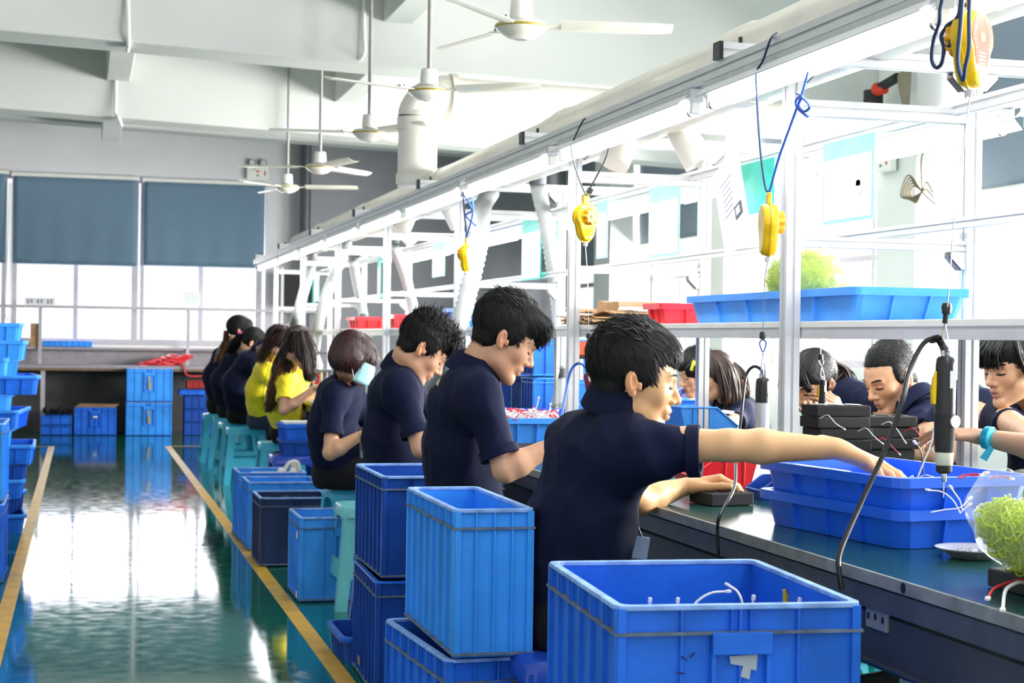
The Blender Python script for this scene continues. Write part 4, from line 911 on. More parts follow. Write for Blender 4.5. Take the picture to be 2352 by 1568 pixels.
# cushions of trays and wires behind the second worker
T_ = tray_bits(.46, .36, .10, TRAYL, n1=4, n2=3, rimm=TRAYL); c = at(1215, 1035, Z=.76); place(T_, (c.x + .03, c.y + .2, .79), 0, 'light blue tray heaped with white and red wires before the second worker')
tag(MB().bx(c.x - .15, c.x + .2, c.y + .0, c.y + .40, .76, .789).build('tray_board', GREYM, None), 'grey board under the light blue wire tray', 'board')
hw = MB(); hr = MB()
for k in range(120):
    p = Vector((c.x + .03 + rng.uniform(-.14, .14), c.y + .2 + rng.uniform(-.19, .19), .885 + rng.uniform(-.01, .015)))
    (hw if k % 3 else hr).tube([p, p + Vector((rng.uniform(-.05, .05), rng.uniform(-.05, .05), .02)), p + Vector((rng.uniform(-.08, .08), rng.uniform(-.08, .08), 0))], .0022, 5, 3)
hw.box((c.x + .03, c.y + .2, .86), (.30, .40, .04))
tag(hw.build('white_wire_heap', WIREW, None, True), 'heap of white wires in the light blue tray before the second worker', 'wires', kind='stuff'); tag(hr.build('red_wire_heap', WIRER, None, True), 'red wires mixed in the heap before the second worker', 'wires', kind='stuff')
T3 = tray_bits(.46, .40, .12, TRAYB, n1=4, n2=3); place(T3, (2.0, at(1245, 940, X=2.0).y, .762), 0, 'bright blue tray of white wires behind the light blue one', None)
for i, l in enumerate(([(1212, 990), (1220, 960), (1232, 935), (1237, 915)], [(1245, 975), (1258, 955), (1264, 930)], [(1228, 985), (1238, 965), (1247, 948)], [(1240, 990), (1225, 970), (1210, 952)], [(1160, 985), (1166, 960), (1167, 942)], [(1182, 985), (1178, 960), (1168, 945)], [(1252, 985), (1275, 972), (1292, 962)])):
    wire([at(u, v, X=1.80) for u, v in l], .0024, 'white connector wire standing up behind the second worker, ' + ('tallest one', 'right-leaning one', 'crossing one', 'left-leaning one', 'leftmost one', 'second from the left', 'low one at the right')[i], 'white wires standing behind the second worker')
for i, (u, v, s_, w_) in enumerate(((1250, 920, 1, 'behind the second worker\'s chest'), (1345, 940, 1, 'left of the burgundy screwdriver'), (1345, 855, .9, 'on the crate left of the burgundy screwdriver'))):
    c = at(u, v, X=2.72); A = crate_bits(.50, .42, .22, CRATE, CRATE2, CRATE2, 8, 6, handle=False); place(A, (2.72, at(u, 900, X=2.72).y + (.0 if i == 0 else .6), .762 + (.225 if i == 2 else 0)), 0, 'ribbed blue crate on the far bench side ' + w_, 'ribbed crates on the far bench side')
# jigs between workers
JG = mat('jig_grey', (.30, .31, .31), .45, noise=.2)
for i, (u, v, w_) in enumerate(((1000, 940, 'before the spiky-haired worker'), (850, 930, 'before the masked worker'), (745, 880, 'before the long-haired worker'))):
    c = at(u, v, X=1.85); t = thing('soldering_jig', 'grey soldering jig on the bench ' + w_, 'jig', (1.85, c.y, .761), 0, 'grey jigs on the bench')
    MB().box((0, 0, .03), (.16, .2, .06)).build('base', JG, t, bev=.006); MB().box((.05, 0, .11), (.03, .12, .12)).build('tower', GREYM, t, bev=.003)
    MB().cyl((-.02, .0, .06), (-.02, 0, .16), .008, n=10).build('rod', STEEL, t, True); MB().box((.0, .0, .17), (.12, .03, .02)).build('arm', GREYM, t); MB().cyl((-.05, .05, .06), (-.05, .05, .085), .02, n=14).build('knob', LABR, t, True)
# press machine seen past the second worker
c = at(1262, 860, X=2.75); t = thing('bench_press', 'red-topped bench press machine on the far bench side', 'press', (2.5, c.y - 1.6, .76))
MB().box((0, 0, .03), (.2, .24, .06)).build('base', GREYM, t, bev=.004); MB().box((.06, 0, .22), (.05, .06, .34)).build('column', CHAN, t); MB().box((.0, 0, .40), (.16, .10, .07)).build('head', mat('press_red', (.8, .09, .03), .4), t, bev=.005); MB().cyl((-.05, 0, .24), (-.05, 0, .37), .022, n=14).build('cylinder', STEEL, t, True); MB().box((-.05, 0, .36), (.06, .07, .03)).build('clamp', BLACK, t)

# ================================================================== BALANCERS AND SCREWDRIVERS
def balancer(c, rz, label, cordm, hooks, sc=1.0, lab=None, knob=-1):
    """spring balancer: flat teardrop housing in its local XZ plane, knob on one face"""
    t = thing('tool_balancer', label, 'tool balancer', c, rz, 'yellow tool balancers'); t.scale = (sc, sc, sc)
    def out(k, top=.084):
        p = []
        for i in range(28):
            a = -PI * .5 + (2 * PI) * i / 28; r = .050
            x = r * math.cos(a); z = r * math.sin(a)
            if z < -.015: x = x * .70 + math.copysign(.006, x); z = z * 2.0 + .015
            p.append((x * k, z * k))
        return p
    h1 = MB(); ys = [(-.019, .90), (-.015, .97), (-.002, 1.0), (-.002, 1.06), (.002, 1.06), (.002, 1.0), (.015, .97), (.019, .90)]
    h1.rings([[(x, y, z) for x, z in out(k)] for y, k in ys]); h = h1.build('housing', YEL, t, True)
    MB().bx(-.014, .014, -.006, .006, .046, .078).build('top_lug', YEL, t, bev=.003)
    kb = MB(); n = 64
    kb.rings([[((.026 + .0035 * math.cos(8 * 2 * PI * i / n)) * kk * math.cos(2 * PI * i / n), y, .002 + (.026 + .0035 * math.cos(8 * 2 * PI * i / n)) * kk * math.sin(2 * PI * i / n)) for i in range(n)] for y, kk in ((knob * .018, 1), (knob * .036, 1), (knob * .040, .88))])
    kb.build('ratchet_knob', ORA, t, True); MB().cyl((0, knob * .040, .002), (0, knob * .043, .002), .007, n=14).build('knob_screw', mat('bronze', (.25, .14, .05), .4, metal=.6), t, True)
    MB().cyl((0, 0, -.088), (0, 0, -.10), .008, n=12).build('cable_guide', STEEL, t, True)
    for sx in (-.009, .009): MB().cyl((sx, -.0205, -.070), (sx, .0205, -.070), .003, n=8).build('rivet', STEEL, t, True)
    if lab:
        y = -knob * .0195; pl = [(x * .80, y, z * .80 + .004) for x, z in out(1)]; pl = [p for p in pl if p[2] > -.052] + []
        a = sorted([p for p in pl if p[0] >= 0], key=lambda p: p[2]); b = sorted([p for p in pl if p[0] < 0], key=lambda p: -p[2])
        l_ = MB().prism(a + b, (0, -knob * .0006, 0)).build('label', lab, t)
        s = -knob
        MB().cyl((0, y, .002), (0, y + s * .0012, .002), .009, n=20).build('label_ring', YEL, l_); MB().cyl((0, y, .002), (0, y + s * .002, .002), .005, n=14).build('centre_screw', STEEL, l_)
        if lab is LABR:
            for i, ch in enumerate('BALANCER'):
                a_ = math.radians(62 - i * 14); R4 = Matrix.Translation((.032 * math.cos(a_), y + s * .0008, .004 + .032 * math.sin(a_)))
                RR = Matrix(((1, 0, 0), (0, 0, -1), (0, 1, 0))).to_4x4() if s < 0 else Matrix(((-1, 0, 0), (0, 0, 1), (0, 1, 0))).to_4x4()
                if s > 0: R4 = Matrix.Translation((-.032 * math.cos(a_), y + s * .0008, .004 + .032 * math.sin(a_)))
                text(ch, .0095, LABC, l_, R4 @ RR @ Matrix.Rotation(a_ - PI / 2, 4, 'Z'), 'letter', .0002)
            for i, ch in enumerate('SPRING'):
                a_ = math.radians(225 - i * 14); R4 = Matrix.Translation((.030 * math.cos(a_), y + s * .0008, .004 + .030 * math.sin(a_)))
                RR = Matrix(((1, 0, 0), (0, 0, -1), (0, 1, 0))).to_4x4()
                text(ch, .008, LABC, l_, R4 @ RR @ Matrix.Rotation(a_ - PI / 2, 4, 'Z'), 'letter', .0002) if s < 0 else None
            for i in range(4): MB().box((0, y + s * .0007, -.026 - .006 * i), (.026 - .002 * i, .0004, .002)).build('small_print', LABC, l_)
    return t
def cord(pts, r, m_, label, cat='cord', group=None, sub=8):
    o = MB().tube(pts, r, 8, sub).build('hanging_cord', m_, None, True); return tag(o, label, cat, group)
def ring_hook(t, a, b, m_=CORDB):
    """cable clamp, loop and wire spreader from a down to b (world points)"""
    a = Vector(a); b = Vector(b); L_ = (a - b).length
    k1 = a.lerp(b, .40)
    MB().lathe([(.0, .008), (.007, .007), (.009, .0), (.009, -.012), (.0, -.013)], a, (0, 0, 1), 14).build('stop_ball', BLACK, t, True, world=True)
    lp = [a + Vector((0, 0, -.012)), a.lerp(k1, .5) + CR * .0085, k1, a.lerp(k1, .5) - CR * .0085, a + Vector((0, 0, -.012))]
    MB().tube(lp, .0022, 6, 5).build('loop', m_, t, True, world=True)
    MB().tube([k1, k1.lerp(b, .35) + CR * .003, k1.lerp(b, .7) + CR * .006, b + CR * .006], .0012, 6, 4).build('wire_yoke', STEEL, t, True, world=True)
    MB().tube([k1, k1.lerp(b, .35) - CR * .003, k1.lerp(b, .7) - CR * .006, b - CR * .006], .0012, 6, 4).build('wire_yoke', STEEL, t, True, world=True)
XB = 1.72
b1 = at(2232, 90, X=1.66); balancer(b1, .62, 'yellow balancer with a red round-lettered label, nearest, at the top right', CORDN, None, 1.12, LABR, 1)
b2 = at(1765, 512, X=1.70); balancer(b2, 1.35, 'yellow balancer seen edge-on beside the first rack post', CORDN, None, 1.0, None, -1)
b3 = at(1345, 500, X=1.72); balancer(b3, .35, 'yellow balancer showing its flower-shaped knob beside the second rack post', BLACK, None, 1.0, None, -1)
b4 = at(1071, 584, X=1.72); balancer(b4, 1.0, 'yellow balancer with a pale blue label beside the farther flexible hose', CORDB, None, .95, LABB, 1)
GC = 'cords tying the balancers to the lamp rail'
cord([b1 + Vector((0, 0, .07)), at(2212, 10, X=1.66), at(2200, -20, X=1.68), at(2190, -60, X=1.72)], .0042, CORDN, 'thick navy cord holding the nearest balancer', group=GC)
cord([at(2228, -20, X=1.60), at(2226, 40, X=1.60), at(2226, 110, X=1.60), at(2218, 150, X=1.60), at(2212, 184, X=1.605), at(2200, 140, X=1.60), at(2206, 60, X=1.60), at(2212, -20, X=1.60)], .0042, CORDN, 'navy cord loop hanging over the front of the nearest balancer', group=GC)
cord([at(2168, -20, X=1.62), at(2160, 20, X=1.62), at(2158, 50, X=1.62), at(2145, 90, X=1.62), at(2140, 135, X=1.62), at(2150, 155, X=1.62), at(2163, 145, X=1.62), at(2168, 110, X=1.62), at(2162, 85, X=1.62), at(2175, 60, X=1.62), at(2200, 38, X=1.62), at(2208, 0, X=1.62)], .0042, CORDN, 'knotted navy cord dangling left of the nearest balancer', group=GC)
cord([at(2165, 88, X=1.62), at(2180, 88, X=1.62), at(2182, 104, X=1.62), at(2167, 108, X=1.62)], .0036, CORDN, 'small navy bow of the knotted cord', group=GC)
top2 = b2 + Vector((0, 0, .078))
cord([at(1784, 76, X=1.745), at(1770, 90, X=1.69), at(1752, 140, X=1.69), at(1738, 165, X=1.69), at(1738, 210, X=1.70), at(1745, 330, X=1.70), at(1757, 425, X=1.70), top2], .0030, CORDN, 'dark blue cord slung over the lamp rail down to the edge-on balancer', group=GC)
cord([at(1856, 165, X=1.70), at(1842, 215, X=1.70), at(1826, 260, X=1.70), at(1790, 360, X=1.70), at(1772, 425, X=1.70), top2], .0032, CORDB, 'blue cord from the rail with a bow down to the edge-on balancer', group=GC)
cord([at(1830, 214, X=1.70), at(1842, 222, X=1.70), at(1835, 240, X=1.70), at(1848, 255, X=1.70), at(1860, 245, X=1.70), at(1850, 230, X=1.70), at(1836, 222, X=1.70), at(1828, 235, X=1.70), at(1834, 250, X=1.70), at(1855, 268, X=1.70)], .0034, CORDB, 'blue bow knot beside the first rack post', group=GC)
top3 = b3 + Vector((0, 0, .078))
cord([at(1352, 272, X=1.745), at(1340, 276, X=1.695), at(1318, 320, X=1.695), at(1312, 345, X=1.70), at(1330, 410, X=1.71), at(1342, 440, X=1.72), top3], .0030, BLACK, 'black cord slung over the lamp rail above the flower-knob balancer', group=GC)
cord([at(1398, 338, X=1.72), at(1388, 370, X=1.72), at(1362, 420, X=1.72), top3], .0028, GREYM, 'grey cord running right from the flower-knob balancer to the lamp', group=GC)
tag(MB().box(at(1354, 438, X=1.72), (.02, .02, .02), Matrix.Rotation(.5, 3, 'Y')).build('adapter_plug', BLACK, None, bev=.002), 'small black adapter block tied above the flower-knob balancer', 'plug')
top4 = b4 + Vector((0, 0, .075))
for k, l in enumerate(([(1066, 400), (1062, 420), (1066, 480), (1071, 530)], [(1085, 440), (1086, 490), (1073, 540)], [(1062, 445), (1085, 480), (1070, 495), (1092, 518)])):
    cord([at(u, v, X=1.72) for u, v in l] + ([top4] if k < 2 else []), .0042, (CORDN, CORDB, CORDB)[k], ('dark cord over the rail to the farther balancer', 'blue cord to the farther balancer', 'blue knot of the cord at the farther balancer')[k], group=GC)
# steel lines and tools
def driver(c, rz, label, cols, L_=.27, lean=(0, 0), trig=YEL):
    """electric screwdriver hanging tip down from its local origin"""
    t = thing('electric_screwdriver', label, 'screwdriver', c, rz, 'electric screwdrivers'); t.rotation_euler = (lean[0], lean[1], rz)
    a, b_, c2, tp = cols; k = L_ / .27
    MB().lathe([(r * k, -h * k) for r, h in ((0, 0), (.014, 0), (.019, .006), (.0205, .02), (.0215, .06), (.0215, .12))], n=28).build('upper_body', a, t, True)
    MB().lathe([(r * k, -h * k) for r, h in ((.0215, .12), (.0215, .165), (.020, .19), (.0195, .20))], n=28).build('lower_body', b_, t, True)
    MB().lathe([(r * k, -h * k) for r, h in ((.0195, .20), (.0195, .205), (.018, .225), (.0165, .227))], n=28).build('grip_ring', c2, t, True)
    MB().lathe([(r * k, -h * k) for r, h in ((.0165, .227), (.0165, .240), (.011, .244), (.0, .244))], n=24).build('nose', tp, t, True)
    MB().lathe([(r * k, -h * k) for r, h in ((.0055, .243), (.0055, .257), (.004, .262), (.0, .262))], n=16).build('chuck', STEEL, t, True)
    MB().cyl((0, 0, -.26 * k), (0, 0, -.295 * k), .0014, .001, 8).build('bit', STEEL, t, True)
    if trig:
        MB().prism([(-.021 * k, -.004, -.03 * k), (-.028 * k, -.004, -.045 * k), (-.032 * k, -.004, -.075 * k), (-.030 * k, -.004, -.10 * k), (-.022 * k, -.004, -.10 * k), (-.021 * k, -.004, -.06 * k)], (0, .010, 0)).build('trigger_lever', trig, t, bev=.0015)
        MB().box((.006 * k, -.0212 * k, -.048 * k), (.014 * k, .0015, .036 * k)).build('barcode_label', LABW, t)
        MB().cyl((.012 * k, -.014 * k, -.135 * k), (.014 * k, -.0215 * k, -.135 * k), .013 * k, n=20).build('oval_label', LABW, t)
    MB().box((0, 0, .006), (.02 * k, .006, .012)).build('hook_eye', STEEL, t, bev=.001)
    return t
d1 = at(2172, 818, X=1.69)
t = driver(d1, 0, 'black electric screwdriver with a yellow lever, nearest, over the big blue tray', (BLACK, BLACKM, mat('cream_ring', (.7, .68, .55), .5), BLACKM), .262)
lt = thing('balancer_line', 'steel line with clamp and hook from the nearest balancer to the black screwdriver', 'line', (1.66, b1.y, 1.2), 0, 'balancer lines')
MB().tube([b1 + Vector((0, 0, -.095)), at(2194, 480, X=1.66), at(2176, 705, X=1.68)], .0012, 6, 3).build('steel_wire', STEEL, lt, True, world=True)
p1 = at(2174, 705, X=1.685); MB().lathe([(0, .01), (.008, .008), (.011, 0), (.0085, -.014), (0, -.016)], p1, n=14).build('stop_ball', BLACK, lt, True, world=True)
MB().tube([p1, at(2172, 725, X=1.685), at(2170, 742, X=1.685)], .0055, 8, 3).build('strap', BLACK, lt, True, world=True)
MB().tube([at(2170, 742, X=1.685), at(2163, 775, X=1.685), at(2160, 800, X=1.685), at(2168, 812, X=1.685), at(2178, 800, X=1.685), at(2176, 775, X=1.685), at(2170, 742, X=1.685)], .0014, 6, 4).build('wire_yoke', STEEL, lt, True, world=True)
cord([d1 + Vector((0, 0, .0)), at(2168, 800, X=1.69), at(2150, 778, X=1.68), at(2120, 790, X=1.66), at(2090, 850, X=1.63), at(2070, 930, X=1.60), at(2030, 1040, X=1.57), at(1975, 1160, X=1.52), at(1930, 1265, X=1.47), at(1927, 1310, X=1.465), at(1934, 1355, X=1.47)], .0055, BLACK, 'thick black power cord arching from the near screwdriver down past the bench edge', 'power cord', 'screwdriver power cords', 10)
for i in range(9):
    pass
ribs = MB(); rp = smooth([at(2140, 780, X=1.68), at(2155, 778, X=1.68), at(2166, 795, X=1.69), at(2172, 815, X=1.69)], 8)
for i in range(0, len(rp) - 1, 2): ribs.cyl(rp[i], rp[i + 1], .0085, n=12)
tag(ribs.build('strain_relief', BLACK, None, True), 'ribbed strain relief at the top of the near screwdriver cord', 'strain relief', 'strain reliefs')
d2 = at(1752, 868, X=1.735)
t = driver(d2, 0, 'silver and black electric screwdriver hanging before the first rack post', (BLACK, mat('silver_body', (.62, .63, .64), .35, metal=.5), mat('silver_ring', (.7, .7, .68), .4, metal=.3), WHITEP), .235, trig=None)
for ch in t.children:
    if ch.name.startswith('upper_body'): ch.scale = (1, 1, .62)
    if ch.name.startswith('lower_body'): pass
MB().lathe([(.0190, -.066), (.0190, -.106)], (0, 0, 0), n=28).build('silver_barrel', MATS['silver_body'], t, True)
MB().box((.004, -.0185, -.045), (.006, .003, .008)).build('switch', GREYM, t)
lt = thing('balancer_line', 'steel line with a blue loop from the edge-on balancer to the silver screwdriver', 'line', (1.7, b2.y, 1.2), 0, 'balancer lines')
MB().tube([b2 + Vector((0, 0, -.095)), at(1756, 650, X=1.71), at(1752, 765, X=1.72)], .0012, 6, 3).build('steel_wire', STEEL, lt, True, world=True); ring_hook(lt, at(1752, 768, X=1.72), at(1753, 868, X=1.735), CORDB)
cord([d2 + Vector((0, 0, .0)), at(1747, 848, X=1.73), at(1730, 842, X=1.72), at(1714, 862, X=1.71), at(1706, 920, X=1.69), at(1698, 1000, X=1.66), at(1690, 1060, X=1.62), at(1686, 1120, X=1.54), at(1655, 1180, X=1.47), at(1648, 1215, X=1.465), at(1650, 1278, X=1.47)], .0042, BLACK, 'black power cord from the silver screwdriver down over the bench edge', 'power cord', 'screwdriver power cords', 10)
d3 = at(1350, 856, X=1.74)
t = driver(d3, 0, 'burgundy electric screwdriver behind the near worker\'s shoulder', (BURG, BURG, BURG, BLACK), .23, (0, -.22), None); MB().cyl((.004, -.018, -.09), (.004, -.023, -.09), .017, n=20).build('oval_label', LABW, t); MB().box((0, -.018, -.02), (.016, .003, .018)).build('silver_tab', STEEL, t)
lt = thing('balancer_line', 'steel line with a red cord end from the flower-knob balancer to the burgundy screwdriver', 'line', (1.72, b3.y, 1.2), 0, 'balancer lines')
MB().tube([b3 + Vector((0, 0, -.095)), at(1350, 650, X=1.73), at(1352, 765, X=1.73)], .0012, 6, 3).build('steel_wire', STEEL, lt, True, world=True); ring_hook(lt, at(1352, 770, X=1.73), at(1352, 856, X=1.74), WIRER)
cord([d3 + Vector((0, 0, .0)), at(1345, 843, X=1.73), at(1328, 834, X=1.72), at(1312, 850, X=1.70), at(1302, 890, X=1.68), at(1290, 950, X=1.62), at(1282, 975, X=1.60), at(1277, 1010, X=1.57)], .0052, CORDB, 'blue power cord arching from the burgundy screwdriver', 'power cord', 'screwdriver power cords', 10)
lt = thing('balancer_line', 'steel line of the farther balancer ending in a small black clamp', 'line', (1.72, b4.y, 1.2), 0, 'balancer lines')
MB().tube([b4 + Vector((0, 0, -.09)), at(1072, 700, X=1.72), at(1070, 800, X=1.72)], .0014, 6, 3).build('steel_wire', STEEL, lt, True, world=True); MB().box(at(1070, 806, X=1.72), (.014, .014, .03)).build('clamp', BLACK, lt, world=True)
d4 = at(1890, 872, X=2.50)
t = driver(d4, 0, 'small black screwdriver with a yellow lever held by the ponytailed worker opposite', (BLACK, BLACKM, BLACKM, BLACKM), .17); lt = thing('balancer_line', 'steel line over the bench to the ponytailed worker\'s screwdriver', 'line', (2.5, d4.y, 1.1), 0, 'balancer lines'); ring_hook(lt, at(1885, 818, X=2.5), at(1890, 872, X=2.5), STEEL)
MB().tube([at(1885, 816, X=2.5), at(1884, 770, X=2.5), at(1883, 700, X=2.5)], .0012, 6, 3).build('steel_wire', STEEL, lt, True, world=True)
for i, (u, v) in enumerate(((770, 825), (775, 845))):
    d5 = at(u, v, X=1.70); driver(d5, 0, ('small black screwdriver hanging before the long-haired worker', 'second small black screwdriver beside it')[i], (BLACK, BLACKM, BLACKM, STEEL), .16, trig=None)
    MB_ = MB().tube([d5, d5 + Vector((0, 0, .5))], .0015, 6, 2).build('steel_line', STEEL, None, True); tag(MB_, ('steel line above the small black screwdriver', 'steel line above the second small black screwdriver')[i], 'line', 'balancer lines')
tag(MB().tube([at(733, 860, X=1.66), at(731, 872, X=1.66), at(729, 884, X=1.66)], .008, 8, 3).build('red_handled_driver', WIRER, None, True), 'small red-handled tool beside the yellow-shirted worker\'s hand', 'tool')
# ================================================================== IMPLICIT SURFACES FOR BODIES, CLOTHES, HAIR AND BAGS
def A3(p): return np.array([p[0], p[1], p[2]], dtype=np.float64)
class Field:
    def __init__(s): s.p = []
    def cone(s, a, b, ra, rb, k=.02, sq=None, op='add'):
        """tapered capsule; sq=(axis, factor) widens it along an axis"""
        s.p.append(('c', A3(a), A3(b), ra, rb, k, None if sq is None else (A3(Vector(sq[0]).normalized()), sq[1]), op)); return s
    def ell(s, c, r, R=None, k=.02, op='add'):
        s.p.append(('e', A3(c), A3(r), None if R is None else np.array([[x for x in row] for row in R]), k, op)); return s
    def ball(s, c, r, k=.01, op='add'): return s.cone(c, c, r, r, k, None, op)
    def cut(s, c, n, R): s.p.append(('h', A3(c), A3(Vector(n).normalized()), R)); return s      # removes the half ball on the side of n
    def _bb(s, p):
        if p[0] == 'c':
            r = max(p[3], p[4]) * (p[6][1] if p[6] else 1); return np.minimum(p[1], p[2]) - r, np.maximum(p[1], p[2]) + r
        if p[0] == 'e':
            r = p[2].max() if p[3] is not None else p[2]; return p[1] - r, p[1] + r
        return p[1] - p[3], p[1] + p[3]
    def _op(s, p): return p[7] if p[0] == 'c' else p[5] if p[0] == 'e' else 'sub'
    def mesh(s, vox):
        adds = [s._bb(p) for p in s.p if s._op(p) == 'add']
        lo = np.min([a for a, b in adds], 0) - 4 * vox; hi = np.max([b for a, b in adds], 0) + 4 * vox
        n = np.ceil((hi - lo) / vox).astype(int) + 1
        G = np.full(n, .2, np.float32); ax = [(lo[i] + vox * np.arange(n[i])).astype(np.float32) for i in range(3)]
        for p in s.p:
            k = p[5] if p[0] == 'c' else p[4] if p[0] == 'e' else 0
            a, b = s._bb(p); mg = k + 3 * vox
            i0 = np.maximum(0, np.floor((a - mg - lo) / vox).astype(int)); i1 = np.minimum(n, np.ceil((b + mg - lo) / vox).astype(int) + 1)
            if (i1 <= i0).any(): continue
            X = ax[0][i0[0]:i1[0]][:, None, None]; Y = ax[1][i0[1]:i1[1]][None, :, None]; Z = ax[2][i0[2]:i1[2]][None, None, :]
            if p[0] == 'c':
                A, B, ra, rb, sq = p[1], p[2], p[3], p[4], p[6]
                dx, dy, dz = X - A[0], Y - A[1], Z - A[2]; ba = B - A
                if sq:
                    w, f = sq; q = (dx * w[0] + dy * w[1] + dz * w[2]) * (1 - 1 / f); dx = dx - q * w[0]; dy = dy - q * w[1]; dz = dz - q * w[2]
                    ba = ba - w * (ba @ w) * (1 - 1 / f)
                L2 = float(ba @ ba)
                t = np.clip((dx * ba[0] + dy * ba[1] + dz * ba[2]) / L2, 0, 1) if L2 > 1e-9 else np.float32(0)
                d = np.sqrt((dx - t * ba[0]) ** 2 + (dy - t * ba[1]) ** 2 + (dz - t * ba[2]) ** 2) - (ra + (rb - ra) * t)
            elif p[0] == 'e':
                dx, dy, dz = X - p[1][0], Y - p[1][1], Z - p[1][2]; R = p[3]
                if R is not None: dx, dy, dz = (R[0, 0] * dx + R[0, 1] * dy + R[0, 2] * dz), (R[1, 0] * dx + R[1, 1] * dy + R[1, 2] * dz), (R[2, 0] * dx + R[2, 1] * dy + R[2, 2] * dz)
                r = p[2]; k0 = np.sqrt((dx / r[0]) ** 2 + (dy / r[1]) ** 2 + (dz / r[2]) ** 2); k1 = np.sqrt((dx / r[0] ** 2) ** 2 + (dy / r[1] ** 2) ** 2 + (dz / r[2] ** 2) ** 2)
                d = k0 * (k0 - 1) / np.maximum(k1, 1e-6)
            else:
                dx, dy, dz = X - p[1][0], Y - p[1][1], Z - p[1][2]
                d = np.maximum(-(dx * p[2][0] + dy * p[2][1] + dz * p[2][2]), np.sqrt(dx * dx + dy * dy + dz * dz) - p[3])
            d = d.astype(np.float32); V = G[i0[0]:i1[0], i0[1]:i1[1], i0[2]:i1[2]]
            if s._op(p) == 'add':
                if k > 0: h = np.maximum(k - np.abs(V - d), 0) / k; V[...] = np.minimum(V, d) - h * h * k * .25
                else: V[...] = np.minimum(V, d)
            else:
                d = -d
                if k > 0: h = np.maximum(k - np.abs(V - d), 0) / k; V[...] = np.maximum(V, d) + h * h * k * .25
                else: V[...] = np.maximum(V, d)
        return nets(G, lo, vox)
def nets(G, lo, vox):
    S = G < 0; nx, ny, nz = G.shape
    c = np.zeros((nx - 1, ny - 1, nz - 1), np.uint8)
    for i in (0, 1):
        for j in (0, 1):
            for k in (0, 1): c += S[i:nx - 1 + i, j:ny - 1 + j, k:nz - 1 + k]
    act = np.argwhere((c > 0) & (c < 8))
    if len(act) == 0: return np.zeros((0, 3)), np.zeros((0, 4), int)
    idx = np.full(c.shape, -1, np.int32); idx[act[:, 0], act[:, 1], act[:, 2]] = np.arange(len(act))
    acc = np.zeros((len(act), 3)); cnt = np.zeros(len(act))
    cor = {}
    for i in (0, 1):
        for j in (0, 1):
            for k in (0, 1): cor[i, j, k] = G[act[:, 0] + i, act[:, 1] + j, act[:, 2] + k].astype(np.float64)
    for a in cor:
        for d in range(3):
            if a[d]: continue
            b = list(a); b[d] = 1; v0, v1 = cor[a], cor[tuple(b)]; mm = (v0 < 0) != (v1 < 0)
            t = np.where(mm, v0 / np.where(mm, v0 - v1, 1), 0)
            for e in range(3): acc[:, e] += np.where(mm, a[e] + (t if e == d else 0), 0)
            cnt += mm
    V = (act + acc / cnt[:, None]) * vox + lo
    Q = []
    for d in range(3):
        e, f = [(1, 2), (2, 0), (0, 1)][d]
        sl0 = [slice(None)] * 3; sl1 = [slice(None)] * 3; sl0[d] = slice(0, -1); sl1[d] = slice(1, None)
        A, B = S[tuple(sl0)], S[tuple(sl1)]; g = np.argwhere(A != B)
        g = g[(g[:, e] > 0) & (g[:, f] > 0) & (g[:, e] < G.shape[e] - 1) & (g[:, f] < G.shape[f] - 1)]
        o = []
        for (de, df) in ((0, 0), (-1, 0), (-1, -1), (0, -1)):
            h = g.copy(); h[:, e] += de; h[:, f] += df; o.append(idx[h[:, 0], h[:, 1], h[:, 2]])
        q = np.stack(o, 1); flip = ~S[g[:, 0], g[:, 1], g[:, 2]]
        q[flip] = q[flip][:, ::-1]; Q.append(q)
    return V, np.concatenate(Q)
def vnormals(V, Q):
    n = np.cross(V[Q[:, 2]] - V[Q[:, 0]], V[Q[:, 3]] - V[Q[:, 1]]); N = np.zeros_like(V)
    for k in range(4): np.add.at(N, Q[:, k], n)
    return N / np.maximum(np.linalg.norm(N, axis=1), 1e-12)[:, None]
def mesh_obj(name, V, Q, mt, parent=None, tint=None):
    me = bpy.data.meshes.new(name); off = A3(parent.location) if parent else 0
    if parent and parent.parent: off = off + A3(parent.parent.location)
    me.vertices.add(len(V)); me.vertices.foreach_set('co', (V - off).astype(np.float32).ravel())
    me.loops.add(len(Q) * 4); me.loops.foreach_set('vertex_index', Q.astype(np.int32).ravel())
    me.polygons.add(len(Q)); me.polygons.foreach_set('loop_start', np.arange(0, len(Q) * 4, 4, dtype=np.int32))
    me.update(calc_edges=True); me.polygons.foreach_set('use_smooth', np.ones(len(Q), bool))
    if tint is not None:
        at_ = me.color_attributes.new('tint', 'FLOAT_COLOR', 'POINT'); at_.data.foreach_set('color', np.concatenate([tint, np.ones((len(V), 1))], 1).astype(np.float32).ravel())
    me.materials.append(mt); o = bpy.data.objects.new(name, me); COL.objects.link(o)
    if parent: o.parent = parent
    return o
def relax(V, Q, it=2, lam=.5):
    for _ in range(it):
        acc = np.zeros_like(V); c = np.zeros(len(V))
        for k in range(4):
            for j in (1, 3): np.add.at(acc, Q[:, k], V[Q[:, (k + j) % 4]]); np.add.at(c, Q[:, k], 1)
        V = V * (1 - lam) + lam * acc / np.maximum(c, 1)[:, None]
    return V
def v3(*a): return Vector(a)
